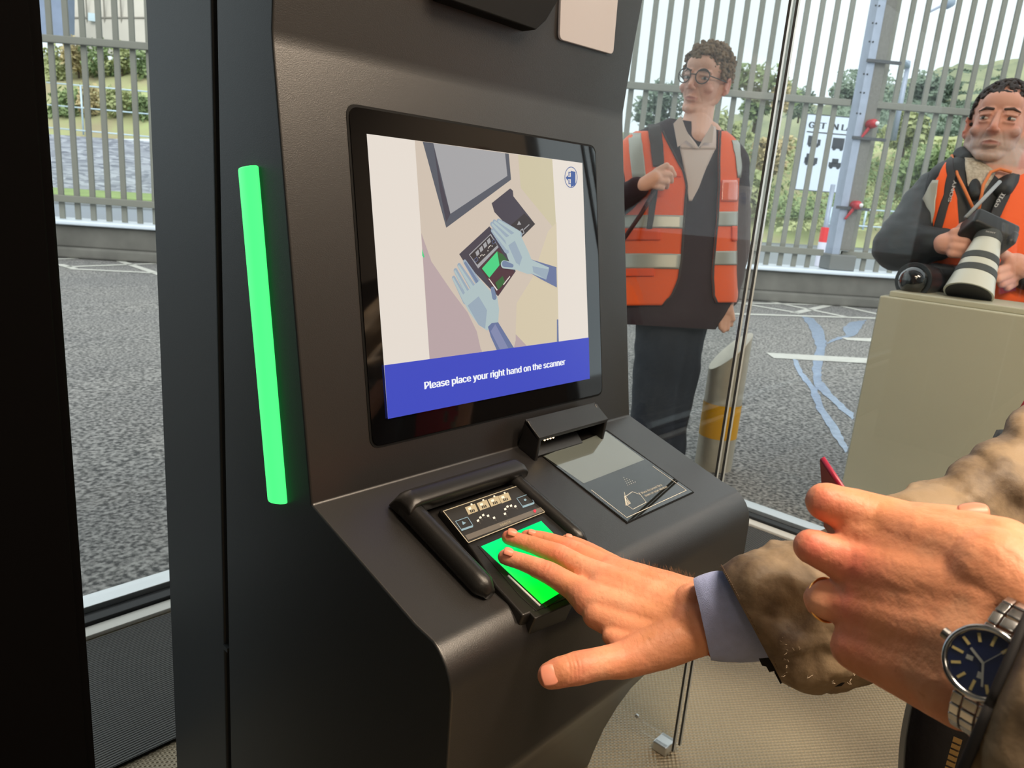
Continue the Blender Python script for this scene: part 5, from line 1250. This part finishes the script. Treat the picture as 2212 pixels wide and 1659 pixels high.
for a, L, w_ in ((math.radians(-62), .0085, .0012), (math.radians(160), .0115, .0009), (math.radians(30), .012, .0003)):
    d = wr * math.sin(a) + wu * math.cos(a); m.box(wc - wn * .0012 + d * L * .45, (L, w_, .0003), (d, wn.cross(d), wn))
for k, a in enumerate((3.0, 4.6)): d = wr * math.sin(a) + wu * math.cos(a); m.box(wc - wn * .0017 + d * .006, (.003, .0022, .0002), (d, wn.cross(d), wn))
m.build('hands', mat('pale_hands', rgb(214, 216, 210), .3, .4), dial)
m = MB(); disc(m, wc - wn * .0010, .0152, .0008); m.build('crystal', glass_mat('watch_glass', (.98, .99, 1, 1), .8), t)
cd = (D(2048, 1384, .3555) - wc); cd = (cd - wn * cd.dot(wn)).normalized(); m = MB()
for k in range(1): m.tube([wc - wn * .006 + cd * .0165, wc - wn * .006 + cd * .0222], .0029, 16)
m.build('crown', M_steel, t)
wrist_c = D(2190, 1440, .400)
def link(sgn, k):
    ang = .30 + .235 * k; d = wu * sgn
    c = wc - wn * .013 + d * (math.sin(ang) * .031 + .006) - wn * (.031 * (1 - math.cos(ang)) - .004); dd = (d * math.cos(ang) - wn * math.sin(ang)).normalized(); nn_ = (wn * math.cos(ang) + d * math.sin(ang)).normalized()
    m.box(c, (.0066, .0058, .0028), (wr, dd, nn_)); m.box(c + wr * .0062, (.0048, .0066, .003), (wr, dd, nn_)); m.box(c - wr * .0062, (.0048, .0066, .003), (wr, dd, nn_))
m = MB()
for sgn in (1, -1):
    for k in range(6): link(sgn, k)
    m.build('bracelet', M_steel, t, bevel=.0006); m = MB()
# ---------------------------------------------------------------- man 1
p1 = thing('person', 'curly haired person with round glasses, orange hi-vis vest and dark jacket, outside the window', 'person')
d1 = 2.90
h1 = Head(1522, 179, d1, 25, 5, -1, 1.13)
B1 = MB(); h1.flesh(B1, .92)
B1.cap_(h1.P(0, -.015, -.06), at(1507, 262, d1 + .005), .052, .058, 18); B1.cap_(at(1507, 258, d1 + .005), at(1496, 330, d1 + .02), .058, .085, 16)
B1.cap_(at(1496, 330, d1 + .02), at(1462, 640, d1 + .02), .085, .09, 16); B1.cap_(at(1508, 272, d1 - .020), at(1506, 302, d1 - .066), .052, .044, 18); B1.cap_(at(1484, 288, d1), at(1528, 294, d1), .058, .058, 18)
for a, b in [((1496, 330, d1 + .02, .06), (1372, 340, d1, .045)), ((1372, 340, d1, .045), (1322, 440, d1 - .05, .035)), ((1322, 440, d1 - .05, .035), (1384, 402, d1 - .20, .030)),
             ((1496, 330, d1 + .02, .06), (1578, 345, d1, .055)), ((1578, 345, d1, .05), (1588, 510, d1 + .03, .042)), ((1588, 510, d1 + .03, .040), (1570, 652, d1 - .02, .029)),
             ((1440, 655, d1 + .02, .07), (1408, 905, d1 + .02, .045)), ((1408, 905, d1 + .02, .045), (1380, 1130, d1 + .02, .035)), ((1478, 655, d1 + .03, .07), (1442, 905, d1 + .06, .045)), ((1442, 905, d1 + .06, .045), (1420, 1130, d1 + .08, .035))]:
    B1.cap_(D(*a[:3]), D(*b[:3]), a[3], b[3], 16)
dh = d1 - .215
hand_blob(B1, (1386, 401, dh, .026), (1414, 386, dh - .005, .030), [
    [(1428, 366, dh, .0135), (1448, 364, dh + .005, .0125), (1456, 378, dh + .02, .011)], [(1426, 378, dh - .01, .0135), (1447, 378, dh - .01, .0125), (1450, 391, dh + .01, .011)],
    [(1422, 392, dh - .01, .013), (1441, 393, dh - .012, .012), (1440, 404, dh + .01, .010)], [(1412, 402, dh - .008, .012), (1430, 406, dh - .008, .011)], [(1418, 370, dh - .005, .013), (1440, 358, dh - .012, .0125)]])
dk = d1 - .03
hand_blob(B1, (1570, 652, dk, .027), (1567, 672, dk, .030), [
    [(1556, 688, dk - .012, .0120), (1557, 708, dk - .02, .0105)], [(1564, 692, dk - .015, .0120), (1563, 714, dk - .02, .0105)], [(1573, 690, dk - .01, .0118), (1571, 711, dk - .015, .010)], [(1580, 684, dk, .011), (1579, 702, dk - .005, .0095)], [(1578, 668, dk - .012, .0125), (1583, 690, dk - .014, .0110)]])
body1 = blob('body', B1, M_skin2, p1, voxel=.0034, it=5, fac=.5, color=skin_col(h1, (238, 186, 164), (204, 120, 112)), disp=h1.dent)
h1.eyes(p1, look=1.0)
M_hair1 = mat('curly_brown_hair', rgb(158, 132, 106), .75, col2=rgb(98, 80, 64), vscale=60, bump=.8, bscale=120, spec=.2)
M_brow1 = mat('brow_brown', rgb(110, 84, 66), .8); h1.brows(p1, M_brow1, .0026)
HM = MB(); rnd = random.Random(11)
for i in range(900):
    th = math.acos(rnd.uniform(-.55, 1)); ph = rnd.uniform(0, 2 * PI); x = math.sin(th) * math.cos(ph); y = math.sin(th) * math.sin(ph); z = math.cos(th)
    px_, py_, pz_ = x * .079, -.014 + y * .098, .036 + z * .088
    lim = .062 if py_ > .035 else (.012 if py_ > .0 else (-.022 if py_ > -.03 else -.075))
    if pz_ < lim: continue
    r_ = rnd.uniform(.005, .009) * (1.1 if pz_ > .07 else .8); out = rnd.uniform(.0, .010) * (1.3 if pz_ > .07 else .5)
    HM_c = h1.P(px_ + x * out, py_ + y * out, pz_ + z * out); HM.ell(HM_c, r_ * h1.k, seg=8, rings=6)
h1.ell(HM, 0, -.018, .044, .076, .094, .082)
def curl_d(p, n): return n * (.004 * noise.fractal(p * 110, 1.0, 2.0, 3))
blob('hair', HM, M_hair1, p1, voxel=.0026, it=1, fac=.4, disp=curl_d)
# trim the hair cap off the face: the inner ellipsoid stays inside the skull there
m = MB(); M_frame = mat('dark_glasses_frame', rgb(40, 36, 34), .3)
gl = None
for q in (-1, 1):
    torus(m, h1.P(q * .033, .103 - .006, .002), (h1.f + h1.l * q * .12).normalized(), .0235 * h1.k, .0019 * h1.k, 36, 8)
h1.cap(m, (-.010, .104, .006), (.010, .104, .006), .0018, .0018)
for q in (-1, 1): h1.cap(m, (q * .056, .094, .006), (q * .082, -.004, .006), .0018, .0018)
gl = m.build('glasses', M_frame, p1, smooth=True)
for q in (-1, 1):
    m = MB(); c_ = h1.P(q * .033, .097, .002); ax_ = (h1.f + h1.l * q * .12).normalized(); u_ = ax_.orthogonal().normalized(); v_ = ax_.cross(u_)
    m.poly([c_ + (u_ * math.cos(k * PI / 12) + v_ * math.sin(k * PI / 12)) * .0232 * h1.k for k in range(24)]); m.build('lens', glass_mat('spectacle_lens', (.96, .97, .97, 1), .8), gl)
# clothes
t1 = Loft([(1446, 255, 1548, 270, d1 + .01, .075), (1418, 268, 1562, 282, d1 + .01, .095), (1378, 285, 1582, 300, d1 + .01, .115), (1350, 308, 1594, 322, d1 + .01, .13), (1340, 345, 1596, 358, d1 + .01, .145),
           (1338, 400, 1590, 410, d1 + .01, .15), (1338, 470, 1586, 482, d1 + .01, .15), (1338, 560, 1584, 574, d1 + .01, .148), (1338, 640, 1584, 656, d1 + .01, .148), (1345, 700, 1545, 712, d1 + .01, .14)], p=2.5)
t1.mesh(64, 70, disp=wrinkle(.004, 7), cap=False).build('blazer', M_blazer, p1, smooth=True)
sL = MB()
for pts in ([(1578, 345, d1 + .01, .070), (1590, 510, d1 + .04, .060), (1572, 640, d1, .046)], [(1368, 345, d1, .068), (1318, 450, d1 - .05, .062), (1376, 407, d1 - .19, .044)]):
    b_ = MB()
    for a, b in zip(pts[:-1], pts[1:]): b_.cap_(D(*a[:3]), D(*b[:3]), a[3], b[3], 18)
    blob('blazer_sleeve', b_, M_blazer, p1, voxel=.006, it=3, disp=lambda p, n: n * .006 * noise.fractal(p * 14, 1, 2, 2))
b_ = MB()
for a, b in [((1440, 655, d1, .115), (1408, 905, d1, .085)), ((1408, 905, d1, .085), (1380, 1150, d1, .075)), ((1478, 655, d1 + .02, .11), (1442, 905, d1 + .05, .085)), ((1442, 905, d1 + .05, .085), (1420, 1150, d1 + .07, .075))]: b_.cap_(D(*a[:3]), D(*b[:3]), a[3], b[3], 18)
blob('trousers', b_, M_trs, p1, voxel=.008, it=4, disp=lambda p, n: n * .008 * noise.fractal(p * 9, 1, 2, 2))
for i, (x, y) in enumerate([(1380, 1175), (1420, 1168)]):
    c_ = at(x, y, d1 + .03 * i); c_.z = gz(c_.x, c_.y) + .045; tc = -c_.normalized(); tc.z = 0; tc.normalize(); m = MB(); m.cap_(c_ + tc * .14, c_ - tc * .08, .040, .045, 16); m.build('shoe', mat('black_shoe', rgb(22, 22, 24), .4), p1, smooth=True)
M_sh1 = mat('pale_pink_shirt', rgb(222, 204, 198), .8, bump=.2, bscale=90)
t1.patch([(321, 1469, 1540), (360, 1476, 1522), (400, 1482, 1508), (436, 1486, 1492)], .006, mb=None, ny=20).build('shirt', M_sh1, p1, smooth=True)
sh1o = MB(); 
sh1o.ext([at(x, y, d1 - .135) for x, y in [(1471, 250), (1455, 267), (1464, 318), (1482, 303), (1506, 322), (1494, 303), (1482, 280)]], Vector((.003, .003, 0)))
sh1o.ext([at(x, y, d1 - .135) for x, y in [(1538, 268), (1542, 276), (1539, 308), (1520, 308), (1507, 323), (1518, 302), (1528, 286)]], Vector((.003, .003, 0)))
B2 = MB(); vs = []; fs = []; c0 = at(1503, 272, d1); tcam = -c0.normalized(); tcam.z = 0; tcam.normalize(); rr_ = Z1.cross(tcam)
for k in range(41):
    a = math.radians(28 + 304 * k / 40); fr_ = math.cos(a); dirv = tcam * fr_ + rr_ * math.sin(a)
    zt = .012 - .030 * max(0, fr_) + .012 * max(0, -fr_)
    for j, (R_, z_) in enumerate(((.068, zt), (.083, zt - .045), (.089, zt - .045), (.074, zt + .003))): vs.append(c0 + dirv * R_ + Z1 * z_)
for k in range(40):
    for j in range(4): fs.append((k * 4 + j, k * 4 + (j + 1) % 4, (k + 1) * 4 + (j + 1) % 4, (k + 1) * 4 + j))
B2.add(vs, fs); B2.build('collar_stand', M_sh1, p1, smooth=True)
for rows in ([(262, 1462, 1470), (280, 1463, 1480), (300, 1466, 1494), (322, 1470, 1508)], [(272, 1536, 1542), (286, 1529, 1542), (302, 1518, 1541), (322, 1506, 1540)]): t1.patch(rows, .008, ny=10).build('shirt_yoke', M_sh1, p1, smooth=True)
sh1o.build('collar', M_sh1, p1)
# vest fronts
vl = [(284, 1352, 1440), (300, 1345, 1446), (340, 1343, 1462), (370, 1341, 1476), (400, 1340, 1482), (470, 1340, 1477), (560, 1340, 1472), (600, 1340, 1466), (640, 1345, 1452), (658, 1360, 1436)]
vr = [(282, 1545, 1562), (300, 1543, 1584), (340, 1541, 1596), (400, 1541, 1594), (470, 1538, 1588), (560, 1530, 1583), (600, 1527, 1582), (635, 1528, 1582), (652, 1536, 1580)]
V1 = t1.patch(vl, .014, nx=14, ny=40).build('vest_front', M_orange, p1, smooth=True)
V2 = t1.patch(vr, .014, nx=10, ny=40).build('vest_front', M_orange, p1, smooth=True)
def edge(rows, side, par, w_=3):
    r2 = [(y, (xr - w_ if side > 0 else xl - 1), (xr + 1 if side > 0 else xl + w_)) for y, xl, xr in rows]; t1.patch(r2, .018, nx=2, ny=40).build('piping', M_pipe, par, smooth=True)
edge(vl, 1, V1); edge(vr, -1, V2)
def band(rows, par, nm='reflective_strip', m_=M_silver, off=.018): return t1.patch(rows, off, nx=12, ny=8).build(nm, m_, par, smooth=True)
band([(466, 1342, 1477), (494, 1342, 1475)], V1); band([(548, 1342, 1472), (580, 1342, 1468)], V1); band([(288, 1370, 1396), (340, 1373, 1401), (388, 1378, 1405)], V1)
band([(458, 1539, 1582), (488, 1537, 1581)], V2); band([(541, 1531, 1580), (571, 1529, 1580)], V2); band([(302, 1568, 1584), (340, 1575, 1592), (385, 1580, 1592)], V2)
M_or2 = mat('hi_vis_pocket', rgb(246, 84, 26), .7)
for rows in ([(497, 1355, 1432), (520, 1355, 1432)], [(580, 1352, 1420), (596, 1352, 1420)], [(370, 1436, 1470), (384, 1436, 1472)]): band(rows, V1, 'pocket_flap', M_or2, .020)
band([(390, 1546, 1580), (436, 1545, 1580)], V2, 'clear_pocket', mat('clear_badge_pocket', rgb(250, 110, 66), .15, coat=1), .020); band([(488, 1567, 1579), (520, 1567, 1579)], V2, 'pocket_flap', M_or2, .020)
# rucksack strap
t = p1; st1 = t1.patch([(270, 1412, 1438), (300, 1416, 1440), (340, 1419, 1441), (362, 1421, 1441)], .026, thick=.004).build('rucksack_strap', M_pipe, p1, smooth=True)
t1.patch([(400, 1418, 1430), (440, 1414, 1426), (496, 1408, 1418)], .026, thick=.004).build('rucksack_strap', M_pipe, p1, smooth=True)
m = MB(); m.tube([at(1414, 412, d1 - .19), at(1385, 462, d1 - .19), at(1345, 520, d1 - .17)], .008, 8); m.build('strap_cord', mat('dark_cord', rgb(70, 34, 34), .7), p1, smooth=True)
# ---------------------------------------------------------------- man 2
p2 = thing('person', 'bearded person in orange hi-vis vest and black jacket holding a camera with a white lens', 'person')
d2 = 2.47
h2 = Head(2158, 272, d2, 6, 2, -8, 1.19)
B = MB(); h2.flesh(B, 1.12)
B.cap_(h2.P(0, -.022, -.05), at(2150, 372, d2 + .03), .068, .080, 18); B.cap_(at(2150, 372, d2 + .03), at(2148, 640, d2 + .08), .10, .13, 18)
for a, b in [((2150, 400, d2 + .07, .07), (2026, 425, d2 + .08, .045)), ((2026, 425, d2 + .08, .045), (1944, 532, d2 + .02, .040)), ((1944, 532, d2 + .02, .040), (2046, 528, d2 - .10, .034)),
             ((2150, 400, d2 + .07, .07), (2330, 445, d2 + .09, .045)), ((2330, 445, d2 + .09, .045), (2345, 600, d2, .04)), ((2340, 600, d2, .048), (2215, 590, d2 - .14, .034)),
             ((2130, 640, d2 + .12, .10), (2040, 880, d2 + .25, .07)), ((2040, 880, d2 + .25, .06), (1970, 1120, d2 + .27, .045)), ((2190, 640, d2 + .12, .10), (2110, 880, d2 + .25, .07)), ((2110, 880, d2 + .25, .06), (2040, 1120, d2 + .27, .045))]:
    B.cap_(D(*a[:3]), D(*b[:3]), a[3], b[3], 16)
dq = d2 - .13
hand_blob(B, (2040, 527, dq, .034), (2062, 525, dq - .01, .044), [
    [(2062, 503, dq - .03, .0165), (2084, 500, dq - .04, .0160), (2101, 502, dq - .03, .0140)], [(2062, 518, dq - .035, .0165), (2086, 518, dq - .05, .0160), (2104, 520, dq - .04, .0140)],
    [(2060, 533, dq - .035, .0165), (2080, 535, dq - .045, .0155), (2096, 536, dq - .03, .0135)], [(2056, 547, dq - .03, .0155), (2074, 549, dq - .035, .0140), (2086, 548, dq - .02, .012)], [(2080, 490, dq, .016), (2112, 482, dq + .01, .0150)]])
hand_blob(B, (2216, 590, dq, .034), (2192, 575, dq - .02, .042), [
    [(2172, 552, dq - .03, .0165), (2163, 546, dq - .05, .0150)], [(2175, 580, dq - .03, .0165), (2152, 586, dq - .05, .0145)], [(2178, 594, dq - .03, .0160), (2156, 603, dq - .05, .0140)], [(2184, 606, dq - .02, .0155), (2164, 614, dq - .04, .0130)], [(2190, 612, dq, .014), (2176, 622, dq - .03, .012)]])
blob('body', B, M_skin2, p2, voxel=.0036, it=5, fac=.5, color=skin_col(h2, (224, 166, 146), (178, 110, 102), beard=(172, 166, 160), rosy=.4), disp=h2.dent)
h2.eyes(p2, look=-.6)
M_hair2 = mat('short_dark_hair', rgb(74, 66, 66), .7, col2=rgb(50, 45, 46), vscale=80, bump=.7, bscale=260, spec=.3)
h2.brows(p2, mat('brow_dark', rgb(80, 62, 56), .8), .0034)
HM = MB(); rnd = random.Random(5)
for i in range(1100):
    th = math.acos(rnd.uniform(-.6, 1)); ph = rnd.uniform(0, 2 * PI); x = math.sin(th) * math.cos(ph); y = math.sin(th) * math.sin(ph); z = math.cos(th)
    px_, py_, pz_ = x * .0765, -.012 + y * .0965, .036 + z * .089
    lim = .066 - abs(px_) * .12 if py_ > .035 else (.020 if py_ > .0 else (-.010 if py_ > -.03 else -.07))
    if pz_ < lim: continue
    HM.ell(h2.P(px_, py_, pz_), rnd.uniform(.0048, .006) * h2.k, seg=8, rings=6)
def sh_d(p, n): return n * (.0014 * noise.fractal(p * 190, 1.0, 2.0, 3))
blob('hair', HM, M_hair2, p2, voxel=.0028, it=5, fac=.4, disp=sh_d)
t2 = Loft([(2070, 338, 2260, 352, d2 + .07, .10), (2032, 352, 2300, 368, d2 + .07, .13), (2005, 376, 2325, 392, d2 + .07, .15), (1996, 420, 2335, 436, d2 + .07, .17), (2000, 480, 2335, 496, d2 + .07, .18), (2000, 560, 2335, 576, d2 + .07, .18), (1995, 640, 2335, 656, d2 + .07, .18), (1985, 720, 2325, 736, d2 + .07, .18)], p=2.4)
M_jk2 = mat('black_softshell', rgb(30, 32, 36), .6, bump=.15, bscale=200)
t2.mesh(64, 60, disp=wrinkle(.005, 7), cap=False).build('jacket', M_jk2, p2, smooth=True)
for pts in ([(2020, 418, d2 + .08, .078), (1944, 532, d2 + .02, .084), (2030, 528, d2 - .09, .054)], [(2335, 440, d2 + .10, .085), (2345, 600, d2, .082), (2222, 592, d2 - .13, .052)]):
    b_ = MB()
    for a, b in zip(pts[:-1], pts[1:]): b_.cap_(D(*a[:3]), D(*b[:3]), a[3], b[3], 18)
    blob('jacket_sleeve', b_, M_jk2, p2, voxel=.006, it=3, disp=lambda p, n: n * .008 * noise.fractal(Vector((p.x * 9, p.y * 9, p.z * 18)), 1, 2, 2))
b_ = MB()
for a, b in [((2130, 660, d2 + .16, .13), (2040, 880, d2 + .25, .10)), ((2040, 880, d2 + .25, .10), (1970, 1120, d2 + .27, .075)), ((2190, 660, d2 + .16, .13), (2110, 880, d2 + .25, .10)), ((2110, 880, d2 + .25, .10), (2040, 1120, d2 + .27, .075))]: b_.cap_(D(*a[:3]), D(*b[:3]), a[3], b[3], 18)
blob('trousers', b_, M_trs, p2, voxel=.009, it=3)
# open collar and patterned shirt
b_ = MB(); b_.cap_(at(2090, 348, d2 + .05), at(2104, 420, d2 - .07), .036, .022, 12); b_.cap_(at(2078, 335, d2 + .07), at(2090, 350, d2 + .03), .03, .036, 12); b_.cap_(at(2215, 345, d2 + .04), at(2165, 410, d2 - .07), .045, .030, 12)
blob('jacket_collar', b_, M_jk2, p2, voxel=.005, it=3)
t2.patch([(340, 2090, 2165), (370, 2094, 2155), (400, 2098, 2140), (430, 2104, 2122)], .010).build('shirt', mat('patterned_cream_shirt', rgb(206, 196, 178), .8, col2=rgb(160, 148, 132), vscale=90), p2, smooth=True)
VV = t2.patch([(352, 2056, 2062), (400, 2034, 2072), (430, 2022, 2080), (470, 2018, 2082), (500, 2016, 2084), (530, 2018, 2090), (655, 2018, 2100)], .020, ny=30).build('vest_front', M_orange, p2, smooth=True)
t2.patch([(392, 2034, 2046), (430, 2012, 2040), (460, 2008, 2038), (505, 2012, 2026)], .026, ny=14).build('reflective_strip', M_silver, VV, smooth=True)
t2.patch([(352, 2200, 2240), (385, 2180, 2290), (430, 2166, 2320), (500, 2150, 2325), (655, 2130, 2325)], .020, ny=30).build('vest_front', M_orange, p2, smooth=True)
t2.patch([(612, 2100, 2330), (650, 2100, 2330)], .015).build('vest_band', M_orange, p2, smooth=True)
# straps with lettering
M_strap = mat('camera_strap_black', rgb(38, 36, 40), .6); M_let = mat('strap_lettering', rgb(206, 206, 206), .5)
m = MB(); B3 = MB()
s1 = t2.patch([(338, 2058, 2070), (380, 2062, 2078), (420, 2056, 2072), (460, 2044, 2061), (500, 2032, 2050)], .024, thick=.004, ny=20).build('camera_strap', M_strap, p2, smooth=True)
s2 = t2.patch([(385, 2170, 2190), (420, 2160, 2180), (460, 2146, 2166), (490, 2134, 2154)], .024, thick=.004, ny=20).build('camera_strap', M_strap, p2, smooth=True)
def strap_text(s, xa, ya, xb, yb, dd, h, par):
    a, b = at(xa, ya, dd), at(xb, yb, dd); xd_ = (b - a).normalized(); nrm_ = -a.normalized(); yd_ = nrm_.cross(xd_).normalized(); mm = MB(); put_text(mm, s, a, xd_, yd_, h, width=(b - a).length, bold=.02); mm.build('lettering', M_let, par, fix=False)
tq = t2.pt(3.6, -.6, .03)
def surf_d(x, y, off): t = t2.t_of_y(y); return (CAMR.inverted() @ t2.pt(t, t2.phi_of_x(t, x), off)).z
strap_text('SONY', 2054, 436, 2067, 390, min(surf_d(2054, 436, .034), surf_d(2067, 390, .034)) - .014, .013, s1)
strap_text('\u03b19II', 2153, 448, 2172, 420, min(surf_d(2150, 450, .034), surf_d(2172, 420, .034)) - .014, .017, s2)
M_pip2 = mat('orange_piping', rgb(232, 130, 70), .6)
for pts in ([(2056, 336), (2068, 378), (2084, 410), (2102, 450)], [(2185, 372), (2160, 365), (2140, 372), (2124, 400), (2114, 455)]):
    m = MB(); m.tube([at(x, y, surf_d(x, y, .045)) for x, y in pts], .005, 8); m.build('collar_piping', M_pip2, p2, smooth=True)
m = MB(); m.tube([at(2086, 470, d2 - .19), at(2160, 392, d2 - .17)], .006, 8); m.build('strap_buckle', mat('grey_strap_end', rgb(170, 176, 180), .4), p2, smooth=True)
# ---------------------------------------------------------------- cameras
M_cam = mat('camera_black', rgb(30, 31, 34), .4, bump=.2, bscale=400)
t = thing('camera', 'black camera with a long white telephoto lens held by the bearded person', 'camera')
dc = d2 - .235
ax_ = (at(2097, 618, dc - .06) - at(2136, 512, dc)).normalized(); cr_ = Vector(RU).normalized(); 
sx = (at(2170, 505, dc) - at(2100, 495, dc)); sx = (sx - ax_ * sx.dot(ax_)).normalized(); sn = ax_.cross(sx)
cb = at(2134, 500, dc + .02)
m = MB(); m.box(cb, (.135, .095, .06), (sx, sn, ax_)); m.build('body', M_cam, t, bevel=.012, bseg=3)
m = MB(); m.ext([cb + sx * a + sn * b - ax_ * .02 for a, b in [(-.030, -.045), (.030, -.045), (.022, -.078), (-.022, -.078)]], ax_ * .05); m.build('viewfinder', M_cam, t, bevel=.004)
m = MB(); m.box(cb + sx * .055 + ax_ * .02, (.03, .10, .05), (sx, sn, ax_)); m.build('grip', M_cam, t, bevel=.012)
m = MB()
for k in (-1, 1): m.tube([cb + sx * .048 * k - sn * .045, cb + sx * .048 * k - sn * .058], .013, 16)
m.build('dials', M_cam, t)
M_wl = mat('white_lens', rgb(214, 216, 206), .35, coat=.3); M_dr = mat('lens_rubber', rgb(74, 78, 80), .7)
L = at(2136, 512, dc); E_ = at(2094, 628, dc - .03); Lx = (E_ - L).length; ax2 = (E_ - L).normalized()
def seg(a, b, r0, r1, name, m_):
    mm = MB(); mm.tube([L + ax2 * Lx * a, L + ax2 * Lx * b], [r0, r1], 36); return mm.build(name, m_, t, bevel=.0015)
seg(-.06, .10, .036, .038, 'lens_mount', M_dr); seg(.10, .40, .037, .048, 'barrel', M_wl); seg(.40, .52, .0495, .052, 'focus_ring', M_dr); seg(.52, .64, .051, .054, 'barrel', M_wl); seg(.64, .76, .0555, .058, 'focus_ring', M_dr); seg(.76, 1.06, .057, .068, 'lens_hood', M_wl); seg(1.06, 1.075, .062, .062, 'hood_opening', M_cam)
strap_text('SONY', 2129, 501, 2150, 505, dc - .055, .006, t)
t = thing('camera', 'second black camera hanging at the hip of the bearded person, behind the green cabinet', 'camera')
ds = d2 - .06
m = MB(); m.box(at(2038, 604, ds), (.15, .09, .10)); m.build('body', M_cam, t, bevel=.014, bseg=3)
m = MB(); a = at(2020, 606, ds - .02); b = at(1972, 606, ds - .12); m.tube([a, a.lerp(b, .4), a.lerp(b, .45), b], [.042, .042, .050, .056], 32); lens = m.build('lens', M_cam, t, bevel=.002)
m = MB(); m.ell(b + (a - b).normalized() * .008, (.045, .045, .045), seg=24, rings=14); m.build('lens_glass', mat('coated_lens_glass', rgb(18, 22, 26), .05, coat=1), t, smooth=True)
# ================================================================ finish: bring every thing to its base, floor to z = 0
def desc_bbox(o, off, acc):
    if o.type == 'MESH' and o.data.vertices:
        me = o.data; b = o.bound_box
        for c in b: acc.append(Vector(c) + off)
    for ch in KIDS.get(o.name, []): desc_bbox(ch, off + ch.location, acc)
KIDS = {}
for o in bpy.data.objects:
    if o.parent: KIDS.setdefault(o.parent.name, []).append(o)
bpy.context.view_layer.update()
for o in list(bpy.data.objects):
    if o.parent or o.type not in ('MESH', 'EMPTY'): continue
    if o.get('placed'): o.location.z += LIFT; del o['placed']; continue
    acc = []; desc_bbox(o, Vector(), acc)
    if not acc: print('EMPTY THING', o.name); continue
    mn = [min(p[i] for p in acc) for i in range(3)]; mx = [max(p[i] for p in acc) for i in range(3)]
    base = Vector(((mn[0] + mx[0]) / 2, (mn[1] + mx[1]) / 2, mn[2]))
    if o.type == 'MESH': o.data.transform(Matrix.Translation(-base)); 
    for ch in KIDS.get(o.name, []): ch.location = ch.location - base
    o.location = base + Vector((0, 0, LIFT))
bpy.context.view_layer.update()
